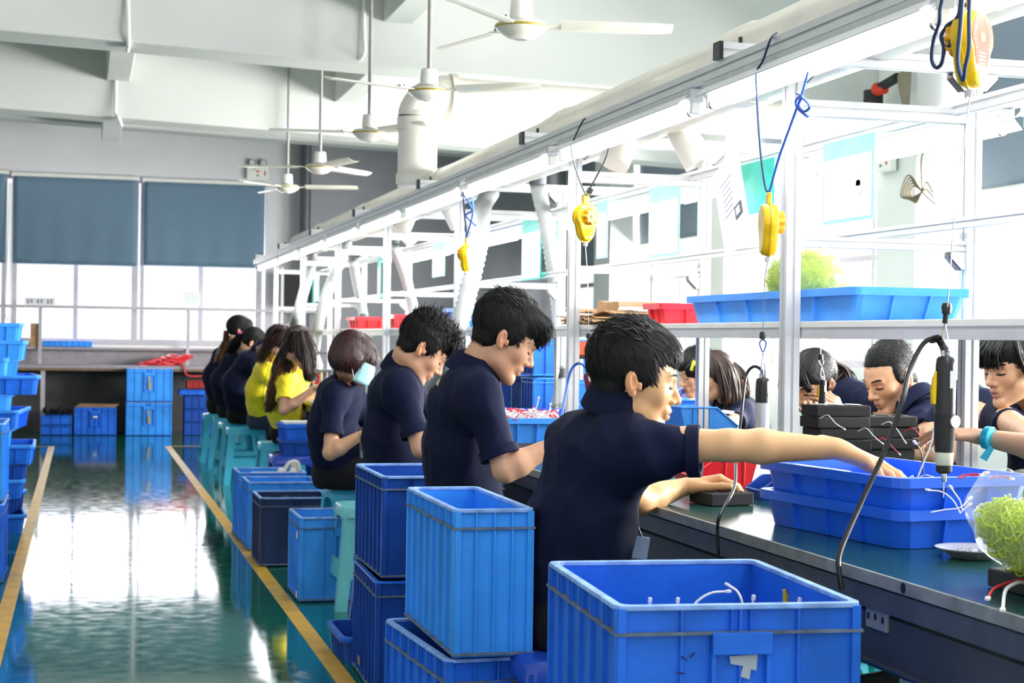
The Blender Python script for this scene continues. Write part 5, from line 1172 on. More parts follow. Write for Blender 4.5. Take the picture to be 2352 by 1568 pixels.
class Frame:
    """local axes: x to the person's right, y forward, z up"""
    def __init__(s, o, az, pitch=0, roll=0, sc=1.0):
        a, p = math.radians(az), math.radians(pitch); s.o = Vector(o); s.sc = sc
        s.y = v3(math.cos(a) * math.cos(p), math.sin(a) * math.cos(p), -math.sin(p)); s.x = v3(math.sin(a), -math.cos(a), 0); s.z = s.x.cross(s.y)
        if roll:
            r = math.radians(roll); x, z = s.x, s.z; s.x = x * math.cos(r) + z * math.sin(r); s.z = z * math.cos(r) - x * math.sin(r)
    def __call__(s, x, y, z): return s.o + (s.x * x + s.y * y + s.z * z) * s.sc
    def R(s, rx=0): 
        m = Matrix((s.x, s.y, s.z)); return (Matrix.Rotation(rx, 3, 'X') @ m) if rx else m
    def loc(s, V): return ((V - A3(s.o)) @ np.array([A3(s.x), A3(s.y), A3(s.z)]).T) / s.sc
def head_prims(f, h, fem=False, ears=True, open_eyes=False, full=0):
    k = h.sc; R = h.R()
    def E(c, r, kk, op='add', rx=0): f.ell(h(*c), [q * k for q in r], h.R(rx) if rx else R, kk * k, op)
    def Cn(a, b, ra, rb, kk, op='add', sq=None): f.cone(h(*a), h(*b), ra * k, rb * k, kk * k, sq, op)
    jw = .9 if fem else 1.0
    E((0, -.012, .045), (.073, .094, .084), .01)                       # cranium
    E((0, .030, .028), (.062, .060, .060), .03)                        # forehead
    E((0, .030, -.018), (.060 * jw, .058, .070), .03)                  # mid face
    Cn((-.030 * jw, .012, -.055), (-.010, .068, -.084), .030, .019, .02); Cn((.030 * jw, .012, -.055), (.010, .068, -.084), .030, .019, .02)
    E((0, .078, -.088), (.017, .013, .014), .014)                      # chin
    for s_ in (-1, 1):
        E((s_ * .038, .060, -.012), (.020 + full, .014, .018), .022)        # cheek
        Cn((s_ * .012, .087, .030), (s_ * .042, .074, .031), .0075, .007, .014)   # brow
    for s_ in (-1, 1): E((s_ * .031, .098, .012), (.016, .014, .011), .016, 'sub')   # eye sockets
    for s_ in (-1, 1): E((s_ * .031, .0745, .011), (.0145, .0125, .0125), .004)        # eyelids
    for s_ in (-1, 1): Cn((s_ * .018, .0885, .0065), (s_ * .044, .079, .0075), .0016, .0012, .003, 'sub')   # lid line
    Cn((0, .085, .024), (0, .108, -.017), .0065, .0098, .010)          # nose bridge
    E((0, .105, -.0185), (.0105, .0105, .009), .006)
    for s_ in (-1, 1): E((s_ * .0125, .094, -.023), (.0085, .010, .0075), .006)
    for s_ in (-1, 1): E((s_ * .0065, .103, -.0285), (.0032, .0045, .0032), .003, 'sub')
    E((0, .083, -.046), (.024, .014, .018), .012)                      # muzzle
    Cn((-.017, .0870, -.0475), (0, .0945, -.0445), .0040, .0052, .005); Cn((.017, .0870, -.0475), (0, .0945, -.0445), .0040, .0052, .005)
    Cn((-.014, .0865, -.0585), (0, .0915, -.0595), .0045, .0062, .005); Cn((.014, .0865, -.0585), (0, .0915, -.0595), .0045, .0062, .005)
    Cn((-.020, .0915, -.0525), (0, .104, -.0520), .0014, .0014, .002, 'sub'); Cn((.020, .0915, -.0525), (0, .104, -.0520), .0014, .0014, .002, 'sub')
    if ears:
        for s_ in (-1, 1):
            E((s_ * .0765, -.011, .003), (.0095, .0145, .0275), .005, rx=-.18); E((s_ * .0895, -.0065, .006), (.0115, .0082, .0175), .002, 'sub', -.18); Cn((s_ * .083, -.016, .012), (s_ * .083, -.012, -.010), .0022, .002, .003)
            E((s_ * .077, -.004, -.020), (.006, .008, .009), .005)
            Cn((s_ * .0795, .008, .003), (s_ * .079, .009, -.006), .005, .005, .004)
def tint_head(h, V, skin, lip=(.50, .22, .18), brow=(.03, .02, .018), fem=False, brows=True):
    L = h.loc(V); T = np.tile(np.array(skin), (len(V), 1)); x, y, z = np.abs(L[:, 0]), L[:, 1], L[:, 2]
    def mix(m, c): nonlocal T; m = np.clip(m, 0, 1)[:, None]; T = T * (1 - m) + np.array(c) * m
    def el(c, r): return np.clip((1 - np.sqrt(((x - c[0]) / r[0]) ** 2 + ((y - c[1]) / r[1]) ** 2 + ((z - c[2]) / r[2]) ** 2)) * 3, 0, 1)
    s = np.array(skin)
    mix(el((.03, .07, -.03), (.035, .05, .03)) * .25, s * (1.02, .80, .76)); mix(el((.085, -.005, .005), (.02, .035, .045)) * .55, s * (1.05, .70, .62)); mix(el((0, .11, -.02), (.014, .02, .014)) * .3, s * (1.0, .8, .76))
    mix(el((0, .097, -.0465), (.0215, .016, .0075)) * 1.0, lip); mix(el((0, .095, -.060), (.018, .016, .0085)) * 1.0, [q * 1.15 for q in lip])
    mix(el((0, .097, -.0523), (.021, .02, .003)), (.12, .03, .03))
    if brows: mix((1 - np.clip(np.abs(z - (.0355 + .004 * np.sin((x - .012) / .034 * PI))) / (.0042 - .0015 * np.clip((x - .03) / .02, 0, 1)), 0, 1)) * 1.8 * (x > .011) * (x < .050) * (y > .045), brow)
    mix((1 - np.clip(np.abs(z - (.0060 + 0.0 * x)) / .0027, 0, 1)) * 2.2 * (x > .016) * (x < .046) * (y > .055), (.014, .009, .008))
    return T
def hand_prims(f, w, d, n, side, curl=(.4, .4, .4, .4), thumb=.5, k=1.0, spread=.06, tb=.25):
    """w wrist point, d direction of the palm, n palm normal, side: unit vector towards the thumb"""
    w = Vector(w); d = Vector(d).normalized(); n = Vector(n); n = (n - d * n.dot(d)).normalized(); s = Vector(side); s = (s - d * s.dot(d) - n * s.dot(n)).normalized()
    f.cone(w - d * .03 * k, w + d * .012 * k, .024 * k, .023 * k, .012, (n, .74))
    bases = []
    for i, (o, L_) in enumerate(((.027, .086), (.009, .090), (-.009, .086), (-.026, .079))):
        b = w + d * L_ * k + s * o * k; bases.append(b); f.cone(w + d * .014 * k + s * o * .55 * k, b, .0135 * k, .0105 * k, .013 * k)
    f.cone(w + d * .02 * k + s * .014 * k + n * .004 * k, w + d * .045 * k + s * .02 * k + n * .006 * k, .016 * k, .012 * k, .012 * k)
    for i, b in enumerate(bases):
        a = math.radians(90) * curl[i] * .5; Ls = [(.042, .027, .021), (.046, .030, .022), (.043, .028, .022), (.034, .021, .019)][i]; r = [.0088, .0090, .0086, .0076][i] * k
        p = b; dd = (d + s * (spread * (1.5 - i))).normalized()
        for j, L_ in enumerate(Ls):
            ang = math.radians(90) * curl[i] * ((.55, .75, .5)[j]) ; dd = (dd * math.cos(ang) + n * math.sin(ang)).normalized()
            q = p + dd * L_ * k; f.cone(p, q, r, r * .9, .0035 * k); f.ball(p, r * 1.06, .002); p = q; r *= .92
    tdir = (d * (1 - thumb * .3) + s * (.75 - .5 * thumb) + n * tb).normalized(); p = w + d * .022 * k + s * .026 * k + n * .006 * k
    q = p + tdir * .040 * k; f.cone(p, q, .0145 * k, .0105 * k, .010 * k)
    t2 = (tdir + d * .35 - s * .1).normalized(); q2 = q + t2 * .031 * k; f.cone(q, q2, .0102 * k, .0095 * k, .003 * k); t3 = (t2 + d * .2 + n * .15).normalized(); f.cone(q2, q2 + t3 * .022 * k, .0095 * k, .0078 * k, .002)
def elbow_of(S, Wr, l1, l2, pole):
    S, Wr = Vector(S), Vector(Wr); D = Wr - S; L_ = min(D.length, l1 + l2 - .002); u = D.normalized(); a = (l1 * l1 - l2 * l2 + L_ * L_) / (2 * L_)
    h = math.sqrt(max(l1 * l1 - a * a, 0)); p = Vector(pole); p = (p - u * p.dot(u)).normalized(); return S + u * a + p * h
def wrinkle(V, N, amp, seed=0, sc=1.0, flow=None):
    r = np.random.default_rng(seed); D = np.zeros(len(V))
    for i in range(7):
        k = r.normal(0, 1, 3); k[2] *= .7; k = k / np.linalg.norm(k) * r.uniform(18, 46) * sc; w = r.normal(0, 1, 3) * 5
        D += np.abs(np.sin(V @ k + 1.6 * np.sin(V @ w * 1.7 + i) + r.uniform(0, 6))) * (.5 ** (i * .3))
    D = D / 4.0 - .5
    return V - N * (amp * D)[:, None]
def blades(mb, roots, dirs, ups, lens, width, bend=.5, seg=3, jit=.0):
    """thin tapered hair locks; ups: surface normal, they curve from the root direction"""
    for P, D, U, L_ in zip(roots, dirs, ups, lens):
        P = Vector(P); D = Vector(D).normalized(); U = Vector(U).normalized(); s = D.cross(U).normalized(); row = []
        w = width * random.uniform(.6, 1.3); d = D.copy(); p = P + U * .0004
        for j in range(seg + 1):
            t = j / seg; ww = w * (1 - t) ** .7 + .0003; row += [p - s * ww, p + U * ww * .5, p + s * ww]
            d = (d + bend(t, U) if callable(bend) else d - U * bend / seg).normalized(); p = p + d * (L_ / seg)
        f = []
        for j in range(seg):
            a = j * 3; f += [(a, a + 1, a + 4, a + 3), (a + 1, a + 2, a + 5, a + 4)]
        mb.add(row, f)
def hair(parent, h, style, mt, seed=1, vox=.005):
    r = np.random.default_rng(seed); random.seed(seed); f = Field(); k = h.sc
    def E(c, rr, kk=.01, op='add', rx=0): f.ell(h(*c), [q * k for q in rr], h.R(rx), kk * k, op)
    def Cn(a, b, ra, rb, kk=.012, op='add', sq=None): f.cone(h(*a), h(*b), ra * k, rb * k, kk * k, sq, op)
    short = style in ('fringe', 'spiky', 'crop', 'buzz')
    th = {'buzz': .004, 'crop': .012, 'fringe': .014, 'spiky': .014}.get(style, .012)
    E((0, -.014, .047 + (.010 if short else 0)), (.072 + th * (.6 if short else 1), .092 + th * (.75 if short else 1), .084 + th * 1.0), .004)
    if short:
        E((0, -.042, -.012), (.058, .0445, .050), .012)          # nape
        for s_ in (-1, 1): E((s_ * .069, .014, .030), (.009 + th * .15, .022, .034), .014)         # sideburns
        if style == 'crop': E((0, .040, .088), (.058, .050, .040), .02)
        if style == 'fringe': E((0, .055, .088), (.060, .052, .044), .02)
        if style == 'spiky': E((0, .040, .095), (.066, .060, .048), .02)
        # open the face, the ears and the neck
        fy = {'fringe': .062, 'crop': .070, 'spiky': .060, 'buzz': .076}[style]
        E((0, .150, -.020), (.16 if style != 'buzz' else .10, .110 if style != 'buzz' else .100, .088 if style != 'buzz' else .076), .006, 'sub')
        E((0, .075, -.075), (.12, .060, .085), .01, 'sub')
        for s_ in (-1, 1): E((s_ * .090, -.010, -.002), (.030, .021, .031), .006, 'sub'); E((s_ * .08, .01, -.055), (.05, .034, .05), .008, 'sub')
        f.cut(h(0, -.06, -.040), -h.z - h.y * .15, .16 * k)
    else:
        E((0, .155, -.035), (.070 if style != 'bob' else .062, .095, .088), .008, 'sub')
    if style == 'bob':
        E((0, -.018, .005), (.100, .102, .085), .02); E((0, .052, .045), (.075, .060, .050), .02); E((0, .145, -.080), (.14, .112, .080), .006, 'sub'); f.cut(h(0, 0, -.060), -h.z, .2 * k)
    if style in ('pony', 'ponylow', 'partpony'):
        E((0, .045, .075), (.066, .050, .045), .02); f.cut(h(0, -.02, -.035), -h.z + h.y * .4, .16 * k)
        for s_ in (-1, 1): E((s_ * .092, -.010, .0), (.028, .024, .034), .005, 'sub')
    V, Q = f.mesh(vox if vox < .006 else vox)
    N = vnormals(V, Q); L = h.loc(V)
    # streaks along the hair flow
    fl = L[:, 0] * 190 + np.sin(L[:, 2] * 40 + L[:, 1] * 25) * 2 + L[:, 1] * 40
    V = V + N * ((np.sin(fl) * .0012 + np.sin(fl * 2.3 + L[:, 2] * 60) * .0007) * (0 if style == 'buzz' else 1))[:, None]
    ho = mesh_obj('hair', V, Q, mt, parent)
    out = (N * (V - V.mean(0))).sum(1) > .02; ci = np.flatnonzero(out)
    mb = MB()
    def pick(n, cond=None): 
        c = ci if cond is None else ci[cond[ci]]
        return r.choice(c, min(n, len(c)), replace=False) if len(c) else []
    lx, ly, lz = L[:, 0], L[:, 1], L[:, 2]
    def emit(ids, dfun, ln, wd=.0022, lift=.1, bend=.5, seg=3):
        rt, ds, us, ls = [], [], [], []
        for i in ids:
            n_ = Vector(N[i]); d = dfun(L[i]); d = h.x * d[0] + h.y * d[1] + h.z * d[2]; d = d + Vector(r.normal(0, .16, 3)); d = (d - n_ * d.dot(n_)).normalized() + n_ * (lift * r.uniform(.2, 1.6)); rt.append(V[i]); ds.append(d); us.append(n_); ls.append(ln * k * r.uniform(.55, 1.25))
        blades(mb, rt, ds, us, ls, wd * k, bend, seg)
    if style in ('fringe', 'crop'):
        emit(pick(3600, lz > .02), lambda p: (p[0] * 5, .8 + (.5 if p[1] > 0 else -.2), -.35 - (0 if p[2] > .09 else .9)), .036, .0017, .13, .30)
        emit(pick(2200, lz <= .05), lambda p: (p[0] * 2, -.25, -1), .020, .0013, .05, .15)
        fr = pick(520, (ly > .062) & (lz > .052)); emit(fr, lambda p: (p[0] * 2 + .12, .75, -.75), .058 if style == 'fringe' else .034, .0030, .30, .75, 4)
        emit(pick(260, (lz > .10) & (ly < .02)), lambda p: (p[0] * 8, -.6, .3), .030, .0016, .8, .5)
    if style == 'spiky':
        emit(pick(2200, lz > .02), lambda p: (p[0] * 6, .5, -.5 if p[2] < .08 else .1), .036, .0022, .35, .5)
        emit(pick(1800, lz <= .05), lambda p: (p[0] * 2, -.2, -1), .022, .0013, .06, .15)
        emit(pick(420, lz > .085), lambda p: (r.normal(0, .6), -.2, .5), .034, .0030, 1.0, .4); emit(pick(420, (ly > .05) & (lz > .04)), lambda p: (p[0] * 3, .7, -.8), .062, .0030, .28, .7, 4)
    if style == 'buzz':
        emit(pick(3600), lambda p: (0, -.2, .3), .006, .0009, 1.0, .2, 2)
    if style == 'bob':
        emit(pick(2200, lz > -.05), lambda p: (p[0] * 3, .3 * (1 if p[1] > .0 else -.3), -1), .050, .0024, .05, .35); emit(pick(500, (ly > .05) & (lz > -.02)), lambda p: (p[0] * 2, .5, -1), .050, .0026, .15, .6, 4)
    if style in ('pony', 'ponylow', 'partpony', 'long', 'lob'):
        emit(pick(2200, lz > 0), lambda p: (p[0] * 4, -.9 if style != 'long' else -.2, -.5 if style in ('long', 'lob') else .0), .05, .0018, .04, .5)
    if mb.v: mb.build('hair_locks', mt, ho, 'all', world=False); lk = [c for c in ho.children][-1]; lk.location = -(Vector(parent.location)); 
    return ho, V
def strands(parent, paths, n, rad, mt, name, spread=.02, seed=3, taper=1.0, r0=.0016):
    """bundle of long hair locks following given centre paths"""
    r = np.random.default_rng(seed); mb = MB()
    for k in range(n):
        pth = paths[k % len(paths)]; ox, oy, oz = r.normal(0, rad, 3); ph = r.uniform(0, 6); P_ = smooth(pth, 5); m_ = len(P_)
        e = r.uniform(.82, 1.0); P_ = P_[:max(4, int(m_ * e))]; m_ = len(P_)
        q = [p + Vector((ox + .004 * math.sin(ph + i * .5), oy + .004 * math.cos(ph + i * .4), oz * .4)) * (.35 + .65 * min(1, i / m_ * 2.2)) * (1 if i < m_ * .75 else 1 - (i / m_ - .75) * taper) for i, p in enumerate(P_)]
        mb.tube(q, lambda t: r0 * 1.6 * (1 - .75 * t) + .0004, 4, 0)
    return mb.build(name, mt, parent, 'all', world=True)

SK = [(.66, .36, .20), (.68, .375, .23), (.64, .34, .215), (.58, .32, .20)]
def person(label, ear, az, pitch, body_az, pelvis, neck, shR=None, shL=None, wR=None, wL=None, elR=None, elL=None, side='R', skin=SK[0], shirt=NAVY, pants=BLKCL, style='fringe', hmat=HAIRK,
           vox=.006, hv=.0034, fem=False, sc=1.0, hroll=0, hunch=.03, handR=None, handL=None, slR=.55, slL=.55, hem=None, collar=True, seed=1, seat=.455, cup=0, full=0, belly=1.0, knees=True, logo=None, group=None, wr_amp=.015, handsc=1.0):
    """seated figure; ear = near ear point, side = which ear that is"""
    h = Frame(ear, az, pitch, hroll, sc); h.o = h.o - h.x * (.080 * sc if side == 'R' else -.080 * sc) - h.z * .004
    B = Frame(pelvis, body_az); pelvis = Vector(pelvis); neck = Vector(neck)
    t = thing('person', label, 'person', (pelvis.x, pelvis.y, 0), 0, group)
    wid = .165 if fem else .185
    if shR is None: shR = neck + B.x * wid - Vector((0, 0, .045)) + B.y * .01
    if shL is None: shL = neck - B.x * wid - Vector((0, 0, .045)) + B.y * .01
    shR, shL = Vector(shR), Vector(shL); sax = (shR - shL).normalized()
    mid = pelvis.lerp(neck, .5) - B.y * hunch; chest = pelvis.lerp(neck, .80) - B.y * hunch * .45
    waist = pelvis.lerp(neck, .28) - B.y * hunch * .6
    neck_top = h(0, -.028, -.045)
    if wR is None: wR = shR + B.y * .42 - Vector((0, 0, .22))
    if wL is None: wL = shL + B.y * .42 - Vector((0, 0, .22))
    wR, wL = Vector(wR), Vector(wL)
    if elR is None: elR = elbow_of(shR, wR, .28, .25, Vector((0, 0, -1)) + B.x * .5 - B.y * .3)
    if elL is None: elL = elbow_of(shL, wL, .28, .25, Vector((0, 0, -1)) - B.x * .5 - B.y * .3)
    elR, elL = Vector(elR), Vector(elL)
    # ---- body: head and neck
    f = Field(); head_prims(f, h, fem, full=full); f.cone(neck_top, neck - Vector((0, 0, .01)), .049 * sc if not fem else .043 * sc, .052 if not fem else .046, .02)
    f.cone(neck - sax * .02 - Vector((0, 0, .05)), neck - sax * .07 - Vector((0, 0, .08)), .03, .03, .03); f.cone(neck + sax * .02 - Vector((0, 0, .05)), neck + sax * .07 - Vector((0, 0, .08)), .03, .03, .03)
    V, Q = f.mesh(hv); T = tint_head(h, V, skin, fem=fem, brows=vox >= .0095); parts = [(V, Q, T)]
    # arms and hands
    am = .92 if fem else 1.0
    for S, E_, W_, hd, sgn in ((shR, elR, wR, handR, 1), (shL, elL, wL, handL, -1)):
        f = Field(); u = (E_ - S).normalized()
        f.cone(S, S.lerp(E_, .5), .050 * am, .041 * am, .02); f.cone(S.lerp(E_, .5), E_, .041 * am, .035 * am, .02)
        f.cone(E_, E_.lerp(W_, .30), .036 * am, .039 * am, .016); f.cone(E_.lerp(W_, .30), W_, .039 * am, .0245 * am, .016, None)
        fd = (W_ - E_).normalized(); hd = hd or {}
        d = Vector(hd.get('d', fd)); n_ = Vector(hd.get('n', (0, 0, -1))); dn = d.normalized(); sd = hd.get('s'); 
        if sd is None: sd = n_.cross(dn) * (1 if sgn > 0 else -1) ; sd = -sd if False else sd
        hand_prims(f, W_, d, n_, sd, hd.get('curl', (.45, .5, .55, .6)), hd.get('thumb', .5), (.95 if fem else 1.03) * handsc, hd.get('spread', .06))
        V, Q = f.mesh(max(.0038, hv)); T = np.tile(np.array(skin), (len(V), 1)); dd = np.linalg.norm(V - A3(W_ + dn * .1), axis=1); T = T * (1 - .18 * np.clip(1 - dd / .09, 0, 1)[:, None] * np.array([0, .8, 1.0])); parts.append((V, Q, T))
    f = Field(); wx = .90 if fem else 1.0
    f.cone(pelvis + Vector((0, 0, .02)), waist, .098, .088, .05, (sax, 1.55 * wx)); f.cone(waist, chest, .088, .100, .05, (sax, 1.5)); f.cone(chest, neck - Vector((0, 0, .08)), .088, .05, .04, (sax, 1.4))
    f.cone(shL - Vector((0, 0, .02)), shR - Vector((0, 0, .02)), .032, .032, .03)
    kn = []
    for sg in (-1, 1):
        hp_ = pelvis + B.x * .085 * sg; kz = Vector((pelvis.x, pelvis.y, 0)) + B.y * .44 + B.x * (.12 * sg) + Vector((0, 0, .50)); an = Vector((kz.x, kz.y, 0)) + B.y * -.04 + Vector((0, 0, .09)); kn.append((hp_, kz, an))
        f.cone(hp_, kz, .075, .052, .03); f.cone(kz, an, .050, .034, .02); f.cone(an - Vector((0, 0, .03)), an + B.y * .14 - Vector((0, 0, .055)), .030, .022, .02)
    V, Q = f.mesh(.011); parts.append((V, Q, np.tile(np.array(skin), (len(V), 1))))
    n0 = 0; VV, QQ, TT = [], [], []
    for V, Q, T in parts: VV.append(V); QQ.append(Q + n0); TT.append(T); n0 += len(V)
    if vox < .0095:
        eb = MB(); el = MB()
        for s_ in (-1, 1):
            el.tube([h(s_ * .0165, .0885, .0072), h(s_ * .024, .0885, .0058), h(s_ * .033, .0868, .0052), h(s_ * .041, .0820, .0060), h(s_ * .0465, .0775, .0075)], .0015 * sc, 6, 3)
            rt, ds, us, ls = [], [], [], []
            for q_ in range(70):
                x_ = .013 + .037 * q_ / 69; y_ = .0965 - .24 * (x_ - .013) - 3.2 * (x_ - .013) ** 2; z_ = .034 + .004 * math.sin((x_ - .013) / .037 * 2.6) + random.uniform(-.0022, .0022)
                rt.append(h(s_ * x_, y_, z_)); ds.append(h.x * s_ - h.y * .35 + h.z * random.uniform(-.1, .5)); us.append(h.y + h.x * s_ * .4); ls.append(.0085)
            blades(eb, rt, ds, us, ls, .0009, .1, 2)
        lash_brow = (eb, el)
    else: lash_brow = None
    bo = mesh_obj('body', np.concatenate(VV), np.concatenate(QQ), SKIN, t, np.concatenate(TT))
    if lash_brow: lash_brow[0].build('eyebrows', HAIRK, t, world=True); lash_brow[1].build('eyelashes', HAIRK, t, True, world=True)
    # ---- shirt
    f = Field(); cl = .022 * belly - .014
    f.cone(pelvis + Vector((0, 0, .03)), waist, .105 + cl, .098 + cl, .05, (sax, 1.42 * wx)); f.cone(waist, mid, .098 + cl, .098 + cl, .06, (sax, 1.40 * wx)); f.cone(mid, chest, .098 + cl, .100 + cl * .7, .06, (sax, 1.42)); f.cone(chest, neck - Vector((0, 0, .055)), .104, .062, .05, (sax, 1.45))
    zd = Vector((0, 0, .048)); f.cone(neck - sax * .03 - zd, shL, .050, .054, .05); f.cone(neck + sax * .03 - zd, shR, .050, .054, .05)
    for S, E_, sl in ((shR, elR, slR), (shL, elL, slL)):
        u = (E_ - S).normalized(); e = S + u * (.28 * sl + .03); sag = Vector((0, 0, -.012)) if abs(u.z) < .5 else Vector((0, 0, 0))
        f.cone(S, e + u * .02 + sag, .053, .056 * (1 if not fem else .95), .055); f.cone(chest.lerp(S, .45), S - Vector((0, 0, .035)), .075, .048, .06); f.cut(e + sag, u, .11)
    for S, E_, sl in ((shR, elR, slR), (shL, elL, slL)):
        u = (E_ - S).normalized(); e = S + u * (.28 * sl + .03); sag = Vector((0, 0, -.012)) if abs(u.z) < .5 else Vector((0, 0, 0)); f.cone(e - u * .012 + sag, e + u * .04 + sag, .047, .047, 0, None, 'sub')
    if hem is not None: f.cut(pelvis + Vector((0, 0, hem)), Vector((0, 0, -1)) + B.y * .12, .30)
    nt = (neck_top - neck).normalized(); f.cone(neck + nt * .015 + B.y * .01, neck + nt * .12 + B.y * .02, .055 if not fem else .058, .075, .004, None, 'sub')
    V, Q = f.mesh(vox); V = relax(V, Q, 1); N = vnormals(V, Q); V = wrinkle(V, N, wr_amp, seed); so = mesh_obj('shirt', V, Q, shirt, t)
    for S, E_, sl in ((shR, elR, slR), (shL, elL, slL)):      # knitted cuff
        u = (E_ - S).normalized(); sag = Vector((0, 0, -.012)) if abs(u.z) < .5 else Vector((0, 0, 0)); e = S + u * (.28 * sl + .03) + sag; x = u.orthogonal().normalized(); y = u.cross(x); rr = .0600 * (1 if not fem else .95)
        if collar: MB().rings([[e + u * q + (x * math.cos(a) + y * math.sin(a)) * r_ for a in [2 * PI * i / 28 for i in range(28)]] for q, r_ in ((-.030, rr - .004), (-.027, rr + .001), (.0, rr + .001), (.003, rr - .003), (.001, rr - .012), (-.02, rr - .010))], cap=False, close=True).build('cuff', shirt, so, True, world=True)
    if collar:
        cn = MB(); n_ = 36; rs = []
        up_ = (nt + Vector((0, 0, .9))).normalized(); fw = (B.y - up_ * B.y.dot(up_)).normalized(); rx_ = fw.cross(up_)
        c0 = neck + up_ * (.016 + cup) + fw * .012
        for (hgt, r_, fl) in ((-.030, .064, 0), (.020, .060, 0), (.036, .060, 0), (.039, .064, 0), (.022, .073, .0), (-.018, .088, 1), (-.022, .086, 1), (.016, .069, 0), (.030, .064, 0)):
            ring = []
            for i in range(n_):
                a = math.radians(14) + (2 * PI - math.radians(28)) * i / (n_ - 1); fr = math.cos(a)
                dz = -.022 * max(0, fr) ** 1.5 - (.020 * max(0, fr) ** 2 if fl else 0)
                ring.append(c0 + (fw * math.cos(a) + rx_ * math.sin(a)) * r_ * (1.05 + .12 * max(0, fr)) * (.95 if fem else 1) + up_ * (hgt + dz))
            rs.append(ring)
        v = [p for r__ in rs for p in r__]; m_ = len(rs); fs = []
        for i in range(m_):
            j = (i + 1) % m_
            for q in range(n_ - 1): fs.append((i * n_ + q, i * n_ + q + 1, j * n_ + q + 1, j * n_ + q))
        fs.append(tuple(i * n_ for i in range(m_))); fs.append(tuple(i * n_ + n_ - 1 for i in reversed(range(m_))))
        cn.add(v, fs); cn.build('collar', shirt, so, True, world=True)
    # ---- trousers and shoes
    f = Field(); f.cone(pelvis + B.x * .07, pelvis - B.x * .07, .115, .115, .05); f.cone(pelvis - B.y * .02 + Vector((0, 0, -.01)), waist.lerp(pelvis, .5), .105, .095, .05, (sax, 1.35))
    for hp_, kz, an in kn: f.cone(hp_, kz, .088, .066, .03); f.cone(kz, an, .064, .052, .02)
    f.cut(Vector((pelvis.x, pelvis.y, seat)) - Vector((0, 0, .0)), (0, 0, -1), .22)
    V, Q = f.mesh(.010); N = vnormals(V, Q); V = wrinkle(V, N, .006, seed + 5); mesh_obj('trousers', V, Q, pants, t)
    for i, (hp_, kz, an) in enumerate(kn):
        f = Field(); a = Vector((an.x, an.y, .045)); f.cone(a, a + B.y * .15 - Vector((0, 0, .012)), .040, .030, .02); f.cone(a, a + Vector((0, 0, .03)), .040, .038, .01); f.cut(Vector((a.x, a.y, .004)) + B.y * .08, (0, 0, -1), .16)
        V, Q = f.mesh(.008); mesh_obj('shoe', V, Q, BLACKM, t)
    # ---- hair
    ho, hvv = hair(t, h, style, hmat, seed, max(.0045, hv))
    return dict(root=t, h=h, B=B, shirt=so, hair=ho, neck=neck)
# ================================================================== PEOPLE, NEAR ROW (they face the bench, seen from behind their right side)
def U(u, v, Y): return at(u, v, Y=Y)
GP = None
# 1: reaching into the big tray
Y1 = 3.82
p1 = person('nearest worker, young man in a navy polo stretching his right arm into the big tray', U(1462, 880, 3.68), -12, 10, 18, U(1292, 1418, 3.92), U(1410, 950, 3.79),
    shR=U(1478, 1026, 3.63), shL=U(1318, 1006, 3.98), elR=at(1676, 1022, Y=3.54), wR=at(1922, 1030, Y=3.49), elL=at(1470, 1150, Y=4.16), wL=at(1570, 1118, X=1.60),
    handR=dict(d=(.12, -.15, -.055), n=(-.25, .1, -1), curl=(.20, .24, .28, .34), spread=.10, s=(.6, .8, 0), thumb=.4), handL=dict(d=(.21, -.05, .055), n=(.1, -.15, -1), curl=(.78, .80, .84, .86), s=(.1, -1, -.15), thumb=.1, spread=.10, tb=.5), skin=(.72, .42, .20),
    style='crop', vox=.0055, hv=.0029, hunch=.02, slR=.36, slL=.5, seed=3, sc=1.06, belly=1.1, hroll=0, wr_amp=.018, handsc=1.1, cup=.022)
MB().box((0, 0, 0), (.001, .001, .001)) if False else None
bd = at(1470, 1257, Y=3.80); MB().tube([at(1468, 1150, Y=3.80), at(1462, 1185, Y=3.80), at(1466, 1210, Y=3.80), at(1474, 1232, Y=3.80)], .0022, 6, 5).build('lanyard', BLACK, p1['root'], True, world=True)
MB().box(bd, (.045, .004, .055), Matrix.Rotation(.15, 3, 'Y')).build('badge_sleeve', mat('badge_clear', (.35, .45, .62), .15, alpha=.7, coat=.3), p1['root'], world=True, bev=.003)
# 2: standing-tall sitter with a fringe
p2 = person('young man in a navy polo with a long forward fringe, second from the camera', U(1161, 780, 4.86), -8, 30, 6, at(1075, 1190, Y=5.05), U(1078, 852, 4.98),
    shR=U(1100, 902, 4.80), shL=U(1100, 886, 5.16), elR=U(1160, 1080, 4.73), wR=U(1262, 1026, 4.72), wL=U(1258, 1035, 5.05), skin=SK[1], style='fringe', vox=.006, hv=.0032, hunch=.03, slR=.62, slL=.6, seed=4, sc=1.05, handR=dict(curl=(.4, .45, .5, .55), s=(0, .5, 1)), hroll=0)
# 3: spiky hair
p3 = person('young man in a navy polo with spiky tousled hair, third from the camera', U(973, 803, 6.20), -4, 40, 4, at(918, 1150, Y=6.42), U(920, 846, 6.34),
    shR=U(918, 884, 6.16), shL=U(925, 872, 6.52), elR=U(968, 1030, 6.08), wR=U(1035, 1000, 6.05), skin=SK[1], style='spiky', vox=.007, hv=.004, hunch=.035, slR=.62, slL=.6, seed=5, sc=1.06)
